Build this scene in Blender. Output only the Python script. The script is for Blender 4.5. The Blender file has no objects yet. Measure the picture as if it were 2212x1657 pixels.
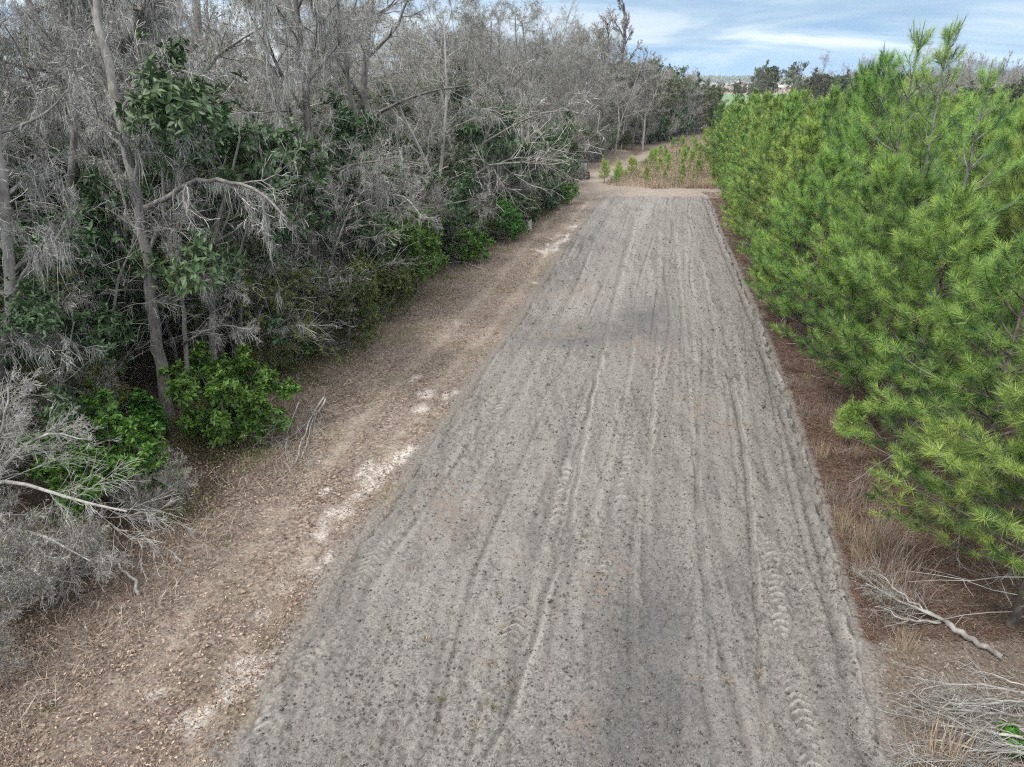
import bpy, math, random
import numpy as np
R=math.radians
rng=np.random.default_rng(7); rnd=random.Random(11)
C=bpy.context.scene.collection
scene=bpy.context.scene
# ------------------------------------------------------------------ camera
CAM_H=10.0; PITCH=R(23.4); FPX=1512.0
cam=bpy.data.cameras.new('camera'); cam.sensor_width=36; cam.lens=36*FPX/2212; cam.clip_end=9000; cam.clip_start=.1
co=bpy.data.objects.new('camera',cam); C.objects.link(co); co.location=(0,0,CAM_H); co.rotation_euler=(R(90)-PITCH,0,0)
scene.camera=co
def ray(u,v):
    x=(u-1106)/FPX; y=-(v-828.5)/FPX
    return x, math.cos(PITCH)+y*math.sin(PITCH), -math.sin(PITCH)+y*math.cos(PITCH)
def at(u,v,y):                       # point seen at (u,v) of the survey picture, y metres ahead
    d=ray(u,v); t=y/d[1]; return (d[0]*t, y, CAM_H+d[2]*t)
def ground(u,v,h=0.0):
    d=ray(u,v); t=(h-CAM_H)/d[2]; return (d[0]*t, d[1]*t)
# ------------------------------------------------------------------ lane outline (metres)
LY=np.array([-5,2,7.8,9.85,12.7,17.8,23.5,29.8,42.2,52,67.0]); LX=np.array([-6.9,-5.6,-4.6,-4.36,-3.95,-2.7,-1.4,0.1,2.7,4.9,8.4])
RY=np.array([-5,2,7.84,11.6,14.65,18.8,29.8,38.8,50.8,67.0]);  RX=np.array([3.2,5.0,6.1,7.15,7.95,8.95,11.3,12.95,15.2,18.4])
FY=np.array([-5,5,8.9,10.6,12.5,15.9,19,24.4,29,35,42,49,58,67,72]); FX=np.array([-9.6,-9.2,-8.9,-8.4,-7.95,-6.9,-7.2,-7.4,-6.2,-4.9,-2.4,-.2,2.4,5.2,4.6])
Lx=lambda y: np.interp(y,LY,LX); Rx=lambda y: np.interp(y,RY,RX); Fx=lambda y: np.interp(y,FY,FX)
# ------------------------------------------------------------------ noise
def vnoise(x,y,seed=0):
    xi=np.floor(x).astype(np.int64); yi=np.floor(y).astype(np.int64); fx=x-xi; fy=y-yi
    fx=fx*fx*(3-2*fx); fy=fy*fy*(3-2*fy)
    def h(a,b):
        n=(a*374761393+b*668265263+seed*1442695041)&0xffffffff
        n=((n^(n>>13))*1274126177)&0xffffffff
        return ((n^(n>>16))&0xffff)/65535.0
    return (h(xi,yi)*(1-fx)+h(xi+1,yi)*fx)*(1-fy)+(h(xi,yi+1)*(1-fx)+h(xi+1,yi+1)*fx)*fy
def fbm(x,y,o=4,seed=0):
    s=0;a=1;t=0
    for k in range(o):
        s=s+a*vnoise(x*2**k,y*2**k,seed+k*17); t+=a; a*=.5
    return s/t
sst=lambda a,b,x: (lambda t: t*t*(3-2*t))(np.clip((x-a)/(b-a),0,1))
# ------------------------------------------------------------------ mesh helpers
class MB:
    def __init__(s): s.v=[]; s.f=[]; s.n=0
    def add(s,v,f,mi=0):
        v=np.asarray(v,np.float32).reshape(-1,3); f=np.asarray(f,np.int64)
        if len(v)==0 or len(f)==0: return s
        s.v.append(v); s.f.append((f+s.n,mi)); s.n+=len(v); return s
    def mesh(s,name,mats,smooth=False,attrs=None):
        me=bpy.data.meshes.new(name)
        V=np.concatenate(s.v); me.vertices.add(len(V)); me.vertices.foreach_set('co',V.ravel())
        nl=sum(f.size for f,_ in s.f); npol=sum(len(f) for f,_ in s.f)
        me.loops.add(nl); me.polygons.add(npol)
        me.loops.foreach_set('vertex_index',np.concatenate([f.ravel() for f,_ in s.f]).astype(np.int32))
        ln=np.concatenate([np.full(len(f),f.shape[1],np.int32) for f,_ in s.f])
        st=np.concatenate([[0],np.cumsum(ln)[:-1]]).astype(np.int32)
        me.polygons.foreach_set('loop_start',st)
        me.polygons.foreach_set('material_index',np.concatenate([np.full(len(f),mi,np.int32) for f,mi in s.f]))
        if smooth: me.polygons.foreach_set('use_smooth',np.ones(npol,bool))
        for m in (mats if isinstance(mats,(list,tuple)) else [mats]): me.materials.append(m)
        for k,a in (attrs or {}).items():
            at_=me.attributes.new(k,'FLOAT_COLOR','POINT')
            at_.data.foreach_set('color',np.concatenate([a,np.ones((len(a),1))],1).astype(np.float32).ravel())
        me.update(calc_edges=True); return me
def link(name,me,parent=None,loc=None):
    o=bpy.data.objects.new(name,me); C.objects.link(o)
    if parent: o.parent=parent
    if loc is not None: o.location=loc
    return o
def tag(o,label=None,cat=None,group=None,kind=None):
    if label: o['label']=label
    if cat: o['category']=cat
    if group: o['group']=group
    if kind: o['kind']=kind
    return o
def thing(name,label,cat,loc=(0,0,0),rz=0,group=None,sc=1):
    o=bpy.data.objects.new(name,None); C.objects.link(o); o.location=loc; o.rotation_euler=(0,0,rz); o.scale=(sc,)*3 if not isinstance(sc,tuple) else sc
    o.empty_display_size=.2
    return tag(o,label,cat,group)
def place(name,parts,label,cat,loc,rz=0,group=None,sc=1,tilt=None):   # one thing from shared part meshes
    o=thing(name,label,cat,loc,rz,group,sc)
    if tilt: o.rotation_euler=(tilt[0],tilt[1],rz)
    for pn,me in parts:
        link(pn,me,o)
    return o
def nrm(a): return a/np.maximum(np.linalg.norm(a,axis=-1,keepdims=True),1e-9)
def tubes(mb,polys,sides=5,mi=0):
    groups={}
    for p,r in polys: groups.setdefault(len(p),[]).append((p,r))
    for n,g in groups.items():
        P=np.array([a for a,_ in g],float); Rr=np.array([b for _,b in g],float)
        T=np.gradient(P,axis=1) if n>2 else np.repeat(P[:,1:]-P[:,:1],2,1)
        T=nrm(T); m=nrm(P[:,-1]-P[:,0])
        ref=np.where(np.abs(m[:,2:3])>.8,np.array([[1.,0.13,0]]),np.array([[0.1,0,1.]]))[:,None,:]
        A=nrm(np.cross(T,np.broadcast_to(ref,T.shape))); B=np.cross(T,A)
        th=np.arange(sides)*2*math.pi/sides
        V=P[:,:,None,:]+Rr[:,:,None,None]*(A[:,:,None,:]*np.cos(th)[None,None,:,None]+B[:,:,None,:]*np.sin(th)[None,None,:,None])
        N=len(g); idx=np.arange(N*n*sides).reshape(N,n,sides)
        a=idx[:,:-1,:]; b=np.roll(a,-1,2); c=np.roll(idx[:,1:,:],-1,2); d=idx[:,1:,:]
        mb.add(V.reshape(-1,3),np.stack([a,b,c,d],-1).reshape(-1,4),mi)
    return mb
def leaves(mb,P,D,Nrm,L,W,fold=.18,mi=0):
    """folded lozenge leaves: base P, direction D, normal Nrm, length L, width W (arrays)"""
    D=nrm(D); S=nrm(np.cross(D,Nrm)); N2=np.cross(S,D); L=np.asarray(L)[:,None]; W=np.asarray(W)[:,None]
    a=P; b=P+D*L*.5+S*W*.5+N2*W*fold; c=P+D*L-N2*L*.06; d=P+D*L*.5-S*W*.5+N2*W*fold
    V=np.stack([a,b,c,d],1).reshape(-1,3); i=np.arange(len(P))*4
    mb.add(V,np.concatenate([np.stack([i,i+1,i+2],1),np.stack([i,i+2,i+3],1)]),mi)
def blades(mb,P,T,W,bend=None,mi=0,segs=1):
    """thin tapering strands from P to T"""
    d=T-P; s=nrm(np.cross(d,rng.normal(size=d.shape)))*np.asarray(W).reshape(-1,1)*.5
    n=len(P)
    if segs==1:
        V=np.stack([P-s,P+s,T],1).reshape(-1,3); i=np.arange(n)*3
        mb.add(V,np.stack([i,i+1,i+2],1),mi)
    else:
        M=P+d*.5+(bend if bend is not None else 0)
        V=np.stack([P-s*.7,P+s*.7,M-s,M+s,T],1).reshape(-1,3); i=np.arange(n)*5
        mb.add(V,np.stack([i,i+1,i+3,i+2],1),mi); mb.v.append(np.zeros((0,3),np.float32))
        mb.f.append((np.stack([i+2,i+3,i+4],1)+mb.n-len(V),mi))
def rdir(n): return nrm(rng.normal(size=(n,3)))
# ------------------------------------------------------------------ materials
def nodes(name):
    m=bpy.data.materials.new(name); m.use_nodes=True; t=m.node_tree; t.nodes.clear()
    return m,t
def N(t,typ,ins=None,**kw):
    n=t.nodes.new(typ)
    for k,v in kw.items(): setattr(n,k,v)
    for k,v in (ins or {}).items():
        s=n.inputs[k]
        if isinstance(v,bpy.types.NodeSocket): t.links.new(v,s)
        else: s.default_value=v
    return n
def ramp(t,fac,stops,interp='LINEAR'):
    n=t.nodes.new('ShaderNodeValToRGB'); n.color_ramp.interpolation=interp
    e=n.color_ramp.elements
    while len(e)<len(stops): e.new(.5)
    for k,(p,c) in enumerate(stops): e[k].position=p; e[k].color=(*c,1) if len(c)==3 else c
    t.links.new(fac,n.inputs[0]); return n.outputs[0]
def mix(t,f,a,b,mode='MIX'):
    n=N(t,'ShaderNodeMix',data_type='RGBA',blend_type=mode)
    for i,v in ((0,f),(6,a),(7,b)):
        if isinstance(v,bpy.types.NodeSocket): t.links.new(v,n.inputs[i])
        else: n.inputs[i].default_value=v if not isinstance(v,tuple) else ((*v,1) if len(v)==3 else v)
    return n.outputs[2]
def noise(t,scale,detail=4,rough=.55,vec=None,dist=0):
    n=N(t,'ShaderNodeTexNoise',{'Scale':scale,'Detail':detail,'Roughness':rough,'Distortion':dist})
    if vec is not None: t.links.new(vec,n.inputs['Vector'])
    return n.outputs['Fac']
def out(t,sh): N(t,'ShaderNodeOutputMaterial',{'Surface':sh})
def mapv(t,scale,which='Object'):
    tc=N(t,'ShaderNodeTexCoord'); return N(t,'ShaderNodeMapping',{'Vector':tc.outputs[which],'Scale':scale}).outputs[0]
def leafmat(name,cols,trans=.3,rough=.45,spec=.3,objvar=.25,hv=.03,tcol=1.25):
    m,t=nodes(name); g=N(t,'ShaderNodeNewGeometry'); oi=N(t,'ShaderNodeObjectInfo')
    c=ramp(t,g.outputs['Random Per Island'],[(i/max(1,len(cols)-1),k) for i,k in enumerate(cols)])
    hs=N(t,'ShaderNodeHueSaturation',{'Color':c})
    h=N(t,'ShaderNodeMapRange',{0:oi.outputs['Random'],3:.5-hv,4:.5+hv}); t.links.new(h.outputs[0],hs.inputs['Hue'])
    h2=N(t,'ShaderNodeMath',{0:oi.outputs['Random'],1:7.31},operation='MULTIPLY'); h3=N(t,'ShaderNodeMath',{0:h2.outputs[0]},operation='FRACT')
    v=N(t,'ShaderNodeMapRange',{0:h3.outputs[0],3:1-objvar,4:1+objvar}); t.links.new(v.outputs[0],hs.inputs['Value'])
    b=N(t,'ShaderNodeBsdfPrincipled',{'Base Color':hs.outputs[0],'Roughness':rough,'Specular IOR Level':spec})
    tcn=N(t,'ShaderNodeHueSaturation',{'Color':hs.outputs[0],'Value':tcol})
    tr=N(t,'ShaderNodeBsdfTranslucent',{'Color':tcn.outputs[0]})
    mx=N(t,'ShaderNodeMixShader',{0:trans,1:b.outputs[0],2:tr.outputs[0]}); out(t,mx.outputs[0]); return m
def barkmat(name,c0,c1,c2,scale=6,objvar=.18,bump=.5):
    m,t=nodes(name); oi=N(t,'ShaderNodeObjectInfo'); v=mapv(t,(scale,scale,scale*.3))
    n1=noise(t,1.6,6,.65,v); n2=noise(t,.35,3,.6,v)
    c=ramp(t,n1,[(.3,c0),(.55,c1),(.72,c2)]); c=mix(t,ramp(t,n2,[(.50,(0,0,0)),(.66,(.55,.55,.55))]),c,tuple(x*1.1 for x in c2))
    vv=N(t,'ShaderNodeMapRange',{0:oi.outputs['Random'],3:1-objvar,4:1+objvar})
    hs=N(t,'ShaderNodeHueSaturation',{'Color':c,'Value':vv.outputs[0]})
    bp=N(t,'ShaderNodeBump',{'Height':n1,'Strength':bump,'Distance':.03})
    b=N(t,'ShaderNodeBsdfPrincipled',{'Base Color':hs.outputs[0],'Roughness':.9,'Specular IOR Level':.15,'Normal':bp.outputs[0]}); out(t,b.outputs[0]); return m
def plain(name,col,rough=.6,metal=0,var=.15,scale=5,spec=.4):
    m,t=nodes(name); n=noise(t,scale,5,.6,mapv(t,(1,1,1)))
    c=ramp(t,n,[(.3,tuple(x*(1-var) for x in col)),(.7,tuple(min(1,x*(1+var)) for x in col))])
    b=N(t,'ShaderNodeBsdfPrincipled',{'Base Color':c,'Roughness':rough,'Metallic':metal,'Specular IOR Level':spec}); out(t,b.outputs[0]); return m
M={}
M['bark']=barkmat('grey_bark',(.085,.08,.075),(.17,.16,.15),(.30,.29,.27))
M['bark_pale']=barkmat('pale_bark',(.17,.16,.15),(.31,.30,.28),(.46,.45,.43))
M['bark_dark']=barkmat('dark_bark',(.04,.036,.033),(.085,.078,.07),(.16,.15,.14))
M['twig']=leafmat('grey_twig',[(.06,.055,.05),(.15,.14,.13),(.32,.31,.29),(.60,.59,.57)],trans=0,rough=.9,spec=.1,objvar=.22,hv=.004)
M['dead']=leafmat('bleached_twig',[(.14,.13,.12),(.27,.26,.245),(.46,.45,.43)],trans=0,rough=.9,spec=.1,objvar=.1,hv=.004)
M['moss']=leafmat('spanish_moss',[(.15,.147,.135),(.31,.307,.287),(.53,.525,.50)],trans=.15,rough=1,spec=.05,objvar=.12,hv=.006)
M['mag']=leafmat('dark_leaf',[(.022,.05,.02),(.05,.10,.035),(.10,.17,.075)],trans=.12,rough=.42,spec=.35,objvar=.25)
M['bright']=leafmat('bright_leaf',[(.04,.10,.016),(.075,.18,.026),(.14,.29,.05)],trans=.22,rough=.42,spec=.35,objvar=.2,hv=.02)
M['olive']=leafmat('olive_leaf',[(.05,.062,.02),(.10,.12,.036),(.19,.20,.065)],trans=.25,rough=.6,spec=.2,objvar=.25)
M['budleaf']=leafmat('spring_bud',[(.05,.065,.02),(.11,.12,.035),(.20,.19,.05)],trans=.3,rough=.6,spec=.2)
M['oak']=leafmat('oak_leaf',[(.04,.06,.026),(.095,.125,.055),(.18,.21,.11)],trans=.2,rough=.5,spec=.3,objvar=.25)
M['needle']=leafmat('pine_needle',[(.085,.165,.038),(.175,.29,.066),(.30,.43,.12)],trans=.3,rough=.5,spec=.25,objvar=.28,hv=.018)
M['needle_tip']=leafmat('pale_needle',[(.18,.28,.05),(.30,.43,.09),(.42,.54,.16)],trans=.3,rough=.5,spec=.25,objvar=.14,hv=.02)
M['needle_dark']=leafmat('dark_needle',[(.02,.05,.016),(.045,.10,.03),(.09,.165,.048)],trans=.3,rough=.5,spec=.25,objvar=.16,hv=.016)
M['pinebark']=barkmat('pine_bark',(.045,.037,.033),(.10,.085,.075),(.21,.185,.165),scale=9)
M['straw']=leafmat('dry_straw',[(.22,.165,.115),(.36,.285,.20),(.50,.42,.31)],trans=.15,rough=.8,spec=.1,objvar=.15,hv=.01)
M['weed']=leafmat('dead_weed',[(.14,.105,.085),(.24,.19,.16),(.36,.31,.27)],trans=.1,rough=.9,spec=.1,objvar=.15,hv=.01)
M['leaf_dead']=leafmat('fallen_leaf',[(.065,.045,.037),(.13,.088,.068),(.22,.16,.125),(.42,.335,.26)],trans=.1,rough=.75,spec=.15,objvar=0,hv=.0)
M['pinestraw']=leafmat('fallen_needle',[(.06,.038,.028),(.12,.076,.057),(.21,.14,.105)],trans=.05,rough=.8,spec=.1,objvar=0,hv=0)
M['clod']=leafmat('soil_clod',[(.05,.046,.042),(.11,.103,.095),(.175,.164,.152)],trans=0,rough=.95,spec=.08,objvar=0,hv=0)
# ------------------------------------------------------------------ ground sheet
def far_field(): pass
def axis(a,b,fine,lo,hi,step0=.6,k=1.13):
    xs=list(np.arange(a,b+1e-6,fine)); s=step0; x=b
    while x<hi: x+=s; s*=k; xs.append(min(x,hi))
    s=step0; x=a
    while x>lo: x-=s; s*=k; xs.insert(0,max(x,lo))
    return np.array(xs)
def yaxis():
    ys=[-6.0]; 
    while ys[-1]<6: ys.append(ys[-1]+.25)
    while ys[-1]<3500: ys.append(ys[-1]+max(.06,min(.0055*ys[-1],6 if ys[-1]<700 else 60)))
    return np.array(ys)
gx=axis(-24,22,.11,-3500,3500); gy=yaxis()
X,Y=np.meshgrid(gx,gy); lx=Lx(Y); rx=Rx(Y); fx=Fx(Y)
inlane=np.minimum(np.minimum(X-lx,rx-X),67.0-Y)
und=(fbm(X*.15,Y*.15,3,3)-.5)*.25*sst(2,8,np.minimum(np.abs(X-lx),np.abs(X-rx)))*(Y<400)
micro=(fbm(X*2.2,Y*2.2,3,5)-.5)*.10
Z=und+micro*(Y<150)
verge=(lx-X)
for off,wd in ((.95,.28),(2.55,.28)):
    Z-=.06*np.exp(-((verge-off+.12*np.sin(Y*.21))/wd)**2)*(Y<80)*(Y>3)
Z=np.where(inlane>.05,Z-.25*sst(.05,.5,inlane),Z)
litter=sst(-.4,.5,lx-X)*(Y<72)
edge_d=fx-X
pin=(X>rx-.15)
straw=sst(-.8,-.1,X-rx+.5* (fbm(X*.7,Y*.7,3,8)-.5)*1.2)*(Y<120)*sst(9.5,12.5,Y-.12*(X-8))
duff=((X>rx-.1)&(Y<=14)).astype(float)*(1-straw)
def poly_mask(pts,X,Y,soft):
    pts=np.array(pts); d=np.full(X.shape,1e9); ins=np.zeros(X.shape,bool)
    for a,b in zip(pts,np.roll(pts,-1,0)):
        e=b-a; tt=np.clip(((X-a[0])*e[0]+(Y-a[1])*e[1])/(e@e),0,1)
        d=np.minimum(d,np.hypot(X-a[0]-tt*e[0],Y-a[1]-tt*e[1]))
        c=((a[1]<=Y)&(b[1]>Y))|((b[1]<=Y)&(a[1]>Y))
        ins^=c&(X<a[0]+(Y-a[1])*e[0]/(e[1] if abs(e[1])>1e-9 else 1e-9))
    return sst(-soft,soft,np.where(ins,d,-d)+ (fbm(X*.6,Y*.6,3,21)-.5)*soft*1.6)
SAPF=[(9.8,75.2),(13,73.2),(20,72.2),(27,72),(52,150),(42,150),(30,130),(20,104)]
PATH=[(6.2,66.5),(19.5,66.5),(30,67),(30,72.5),(19.5,73.2),(12,73.8),(9.6,76.8),(20.4,104),(31,131),(43,151),(60,175),(57.5,176),(40.3,151.8),(28.3,131.3),(17.6,105.4),(9.6,86),(6,83),(5.2,74)]
road=poly_mask(PATH,X,Y,.7)*(X<31)
road=np.maximum(road,poly_mask(PATH,X,Y,.9)*(Y>80))
sapm=poly_mask(SAPF,X,Y,.6)
# pale sand scrapes along the verge
sand=np.zeros(X.shape)
SANDP=[(700,1160,.35),(735,1110,.4),(770,1075,.3),(790,1025,.55),(830,1010,.6),(870,985,.55),(890,965,.4),(800,1050,.4),(735,1140,.25),(705,1215,.45),(650,1225,.25),(690,1225,.35),(530,1440,.55),(565,1465,.35),(490,1450,.3),(590,1425,.3),(905,880,.3),(925,845,.35),(900,815,.3),(1180,540,.9),(1205,525,.9),(1235,510,.9),(1255,490,1.),(1290,455,1.1),(1270,475,.8),(1225,545,.6),(1160,610,.5),(980,850,.4),(420,1545,.3),(700,1060,.15),(330,1500,.18),(560,1330,.2),(620,1270,.25)]
for u,v,s in SANDP:
    x,y=ground(u,v); ay=s*(1.2+y*.012)
    sand=np.maximum(sand,sst(1.1,.1,np.hypot((X-x-.15*(Y-y))/s,(Y-y)/ay)+(fbm(X*3.4,Y*2.2,4,33)-.5)*2.2))
sand*=(X<lx+.1)
green=sst(250,300,Y)*sst(640,600,Y)*sst(60,80,X); tan=sst(600,640,Y)
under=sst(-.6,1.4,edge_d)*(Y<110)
wheel=np.zeros(X.shape)
for off,wd in ((.95,.30),(2.55,.30)):
    wheel=np.maximum(wheel,np.exp(-((verge-off+.12*np.sin(Y*.21)+(fbm(X*.9,Y*.5,2,44)-.5)*.35)/wd)**2))
wheel*=(Y<72)*(Y>2)*(X<lx)
far=sst(130,170,Y)
odist=np.maximum(np.maximum(lx-X,X-rx),0); spill=sst(.40,.0,odist+(fbm(X*2.2,Y*1.6,4,57)-.5)*.9)*(Y<67)*(Y>3)*(inlane<.3)
gmb=MB(); ny,nx=X.shape; idx=np.arange(ny*nx).reshape(ny,nx)
gmb.add(np.stack([X,Y,Z],-1).reshape(-1,3),np.stack([idx[:-1,:-1],idx[:-1,1:],idx[1:,1:],idx[1:,:-1]],-1).reshape(-1,4))
st3=lambda a,b,c: np.stack([np.asarray(a,float).ravel(),np.asarray(b,float).ravel(),np.asarray(c,float).ravel()],1)
m,t=nodes('forest_verge_ground')
za=N(t,'ShaderNodeAttribute',attribute_name='za').outputs['Color']; zb=N(t,'ShaderNodeAttribute',attribute_name='zb').outputs['Color']; zc=N(t,'ShaderNodeAttribute',attribute_name='zc').outputs['Color']
sa=N(t,'ShaderNodeSeparateColor',{0:za}).outputs; sb=N(t,'ShaderNodeSeparateColor',{0:zb}).outputs; sc_=N(t,'ShaderNodeSeparateColor',{0:zc}).outputs
ov=mapv(t,(1,1,1)); n_f=noise(t,17,6,.7,ov); n_m=noise(t,2.1,5,.6,ov); n_l=noise(t,.35,4,.6,ov)
vor=N(t,'ShaderNodeTexVoronoi',{'Vector':ov,'Scale':13.0,'Randomness':1.0}); vc=N(t,'ShaderNodeSeparateColor',{0:vor.outputs['Color']}).outputs
leafy=ramp(t,vc[0],[(0,(.07,.055,.047)),(.35,(.14,.11,.092)),(.7,(.205,.165,.14)),(1,(.33,.27,.225))])
soil=ramp(t,n_f,[(.3,(.09,.074,.062)),(.5,(.175,.145,.122)),(.7,(.26,.22,.19))])
c=mix(t,ramp(t,n_m,[(.35,(.2,.2,.2)),(.6,(.9,.9,.9))]),soil,leafy)
mossy=ramp(t,n_f,[(.3,(.07,.07,.035)),(.7,(.17,.16,.08))])
c=mix(t,ramp(t,n_l,[(.50,(0,0,0)),(.68,(.55,.55,.55))]),c,mossy)
red=ramp(t,n_f,[(.25,(.055,.037,.029)),(.5,(.11,.074,.058)),(.72,(.19,.137,.11))])
c=mix(t,sa[2],c,red)
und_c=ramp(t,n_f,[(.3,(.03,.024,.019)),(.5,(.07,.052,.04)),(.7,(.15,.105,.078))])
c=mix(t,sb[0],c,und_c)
wh=ramp(t,n_f,[(.3,(.20,.168,.138)),(.7,(.335,.29,.245))])
wf=N(t,'ShaderNodeMath',{0:sc_[0],1:ramp(t,n_m,[(.36,(.25,.25,.25)),(.6,(.95,.95,.95))])},operation='MULTIPLY').outputs[0]
c=mix(t,wf,c,wh)
rd=ramp(t,n_m,[(.3,(.18,.15,.127)),(.7,(.30,.26,.225))]); rd=mix(t,ramp(t,n_f,[(.5,(0,0,0)),(.75,(.6,.6,.6))]),rd,(.22,.18,.15))
c=mix(t,sa[0],c,rd)
sp=ramp(t,n_f,[(.3,(.20,.155,.125)),(.55,(.30,.245,.20)),(.75,(.40,.33,.26))]); c=mix(t,sb[1],c,sp)
c=mix(t,sb[2],c,ramp(t,noise(t,.05,4,.6,ov),[(.3,(.085,.15,.062)),(.7,(.13,.21,.10))]))
c=mix(t,sc_[1],c,ramp(t,noise(t,.02,4,.6,ov),[(.3,(.20,.165,.14)),(.7,(.29,.24,.205))]))
c=mix(t,sc_[2],c,mix(t,sc_[1],mix(t,sb[2],ramp(t,noise(t,.12,4,.6,ov),[(.35,(.10,.095,.06)),(.65,(.19,.165,.12))]),c),c))
sd=ramp(t,n_f,[(.3,(.34,.30,.265)),(.5,(.48,.445,.41)),(.75,(.60,.57,.53))])
sf=N(t,'ShaderNodeMath',{0:sa[1],1:ramp(t,noise(t,9,6,.7,ov),[(.36,(.0,.0,.0)),(.54,(1,1,1))])},operation='MULTIPLY').outputs[0]
c=mix(t,sf,c,sd)
sdd=N(t,'ShaderNodeSeparateColor',{0:N(t,'ShaderNodeAttribute',attribute_name='zd').outputs['Color']}).outputs
c=mix(t,sdd[1],c,ramp(t,n_f,[(.3,(.06,.047,.038)),(.5,(.13,.105,.085)),(.7,(.22,.185,.155))]))
c=mix(t,sdd[0],c,ramp(t,n_f,[(.3,(.07,.063,.057)),(.5,(.16,.147,.133)),(.7,(.25,.232,.212))]))
bh=N(t,'ShaderNodeMath',{0:n_f,1:vor.outputs['Distance']},operation='ADD').outputs[0]
bp=N(t,'ShaderNodeBump',{'Height':bh,'Strength':.7,'Distance':.05})
b=N(t,'ShaderNodeBsdfPrincipled',{'Base Color':c,'Roughness':.95,'Specular IOR Level':.1,'Normal':bp.outputs[0]}); out(t,b.outputs[0]); M['ground']=m
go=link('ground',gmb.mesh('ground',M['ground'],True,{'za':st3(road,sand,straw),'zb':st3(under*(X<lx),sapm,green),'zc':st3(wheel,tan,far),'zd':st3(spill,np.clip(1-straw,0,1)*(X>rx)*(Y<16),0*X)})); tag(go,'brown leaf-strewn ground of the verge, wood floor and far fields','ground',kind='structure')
# ------------------------------------------------------------------ tilled strip
NC=470
ys=[2.0]
while ys[-1]<69: ys.append(ys[-1]+max(.022,.0026*ys[-1]))
ys=np.array(ys); U=np.linspace(-.02,1.02,NC); UU,YY=np.meshgrid(U,ys)
sd_=np.where(UU<.5,0.,50.); wob=((fbm(YY*.5+sd_,UU*0+3,3,51)-.5)*.5+(fbm(YY*2.6+sd_,UU*0+7,4,53)-.5)*.5)*np.exp(-np.minimum(UU,1-UU)**2/.0015)
lx=Lx(YY); rx=Rx(YY); XX=lx+UU*(rx-lx)+wob; WID=rx-lx; S=UU*WID     # S metres from left edge
res=np.clip(14/np.maximum(YY,8),.25,1)
h=np.zeros(XX.shape)
wander=(fbm(YY*.11,YY*0+S*.04,3,61)-.5)*.7
ph=S+wander
lines=0
prng=np.random.default_rng(5)
# disc furrows: irregular spacing
pos=.4; cl0=fbm(XX*7,YY*5,3,70)
dark=np.zeros(XX.shape); pale=np.zeros(XX.shape)
while pos<12.4:
    w=.035+.05*prng.random(); a=.012+.030*prng.random()**1.6
    wv=.18*np.sin(YY*(.12+.2*prng.random())+6*prng.random())
    stren=sst(.30,.68,fbm(YY*.16+prng.random()*50,S*.5,4,int(pos*90)))
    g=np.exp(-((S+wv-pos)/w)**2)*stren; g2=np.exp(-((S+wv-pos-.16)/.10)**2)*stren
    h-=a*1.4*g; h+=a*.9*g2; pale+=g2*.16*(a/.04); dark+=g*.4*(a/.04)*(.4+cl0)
    pos+=.22+.42*prng.random()
# rough clods
cl=fbm(XX*9,YY*9,3,71); cl2=vnoise(XX*21,YY*21,75)
rough=.35+.65*sst(.35,.65,fbm(XX*.5,YY*.25,3,77))
h+=(cl-.5)*.10*rough+(np.maximum(cl2-.58,0))*.11*rough; dark+=.75*sst(.58,.70,fbm(XX*14,YY*11,3,72))*(.3+.7*rough)+.35*sst(.52,.72,fbm(XX*4.5,YY*.5,4,74))
h+=(fbm(XX*.6,YY*.35,2,79)-.5)*.08
h+=np.maximum(vnoise(XX*4.5,YY*4.5,81)-.74,0)*.20*rough+np.maximum(vnoise(XX*8,YY*8,82)-.7,0)*.12; dark+=.24*sst(.47,.66,fbm(S*2.4+wander*2,YY*.07,3,85)); pale+=.16*sst(.52,.72,fbm(S*2.9+40+wander*2,YY*.06,3,86))
# edge furrow + ridge
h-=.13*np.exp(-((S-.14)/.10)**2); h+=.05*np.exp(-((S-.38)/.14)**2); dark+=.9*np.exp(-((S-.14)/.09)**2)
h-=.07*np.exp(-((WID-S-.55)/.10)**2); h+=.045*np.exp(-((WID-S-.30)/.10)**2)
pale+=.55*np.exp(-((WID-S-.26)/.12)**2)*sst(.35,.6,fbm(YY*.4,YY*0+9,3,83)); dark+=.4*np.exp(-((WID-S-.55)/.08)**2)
# tyre tracks
def track(pts,width,lug,amp,ang,fade=.4,flat=1.0):
    """pts: survey points along the track centre; bar-tread print"""
    global h,pale,dark
    P=np.array([ground(*p) for p in pts]); P=P[np.argsort(P[:,1])]
    cx=np.interp(YY,P[:,1],P[:,0]); s=XX-cx; inr=sst(P[0,1]-fade,P[0,1]+fade,YY)*sst(P[-1,1]+fade,P[-1,1]-fade,YY)
    patch=sst(.22,.5,fbm(YY*.9+pts[0][0],YY*0,2,91))
    band=sst(width*.58,width*.44,np.abs(s))*inr
    q=(YY+np.abs(s)*ang+.05*fbm(XX*4,YY*4,2,94))/lug; fr=q-np.floor(q)
    bar=sst(.0,.16,fr)*sst(.72,.5,fr)
    h[:]=h*(1-.8*band*patch*flat)+band*patch*(-.03+bar*amp)
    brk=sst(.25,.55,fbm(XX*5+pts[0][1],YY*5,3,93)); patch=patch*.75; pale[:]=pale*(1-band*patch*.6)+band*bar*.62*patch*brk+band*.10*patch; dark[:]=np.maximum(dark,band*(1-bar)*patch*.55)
track([(1205,1130),(1225,1010),(1250,910),(1278,800)],.34,.30,.035,.7)
track([(1330,1150),(1345,1050),(1365,930)],.26,.30,.02,.7)
track([(1100,1395),(1128,1310)],.40,.17,.06,.8,.12)
track([(1265,1560),(1283,1450)],.22,.20,.07,.5,.12)
track([(1665,1160),(1675,1240),(1690,1380)],.30,.20,.055,.5,.15)
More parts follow.
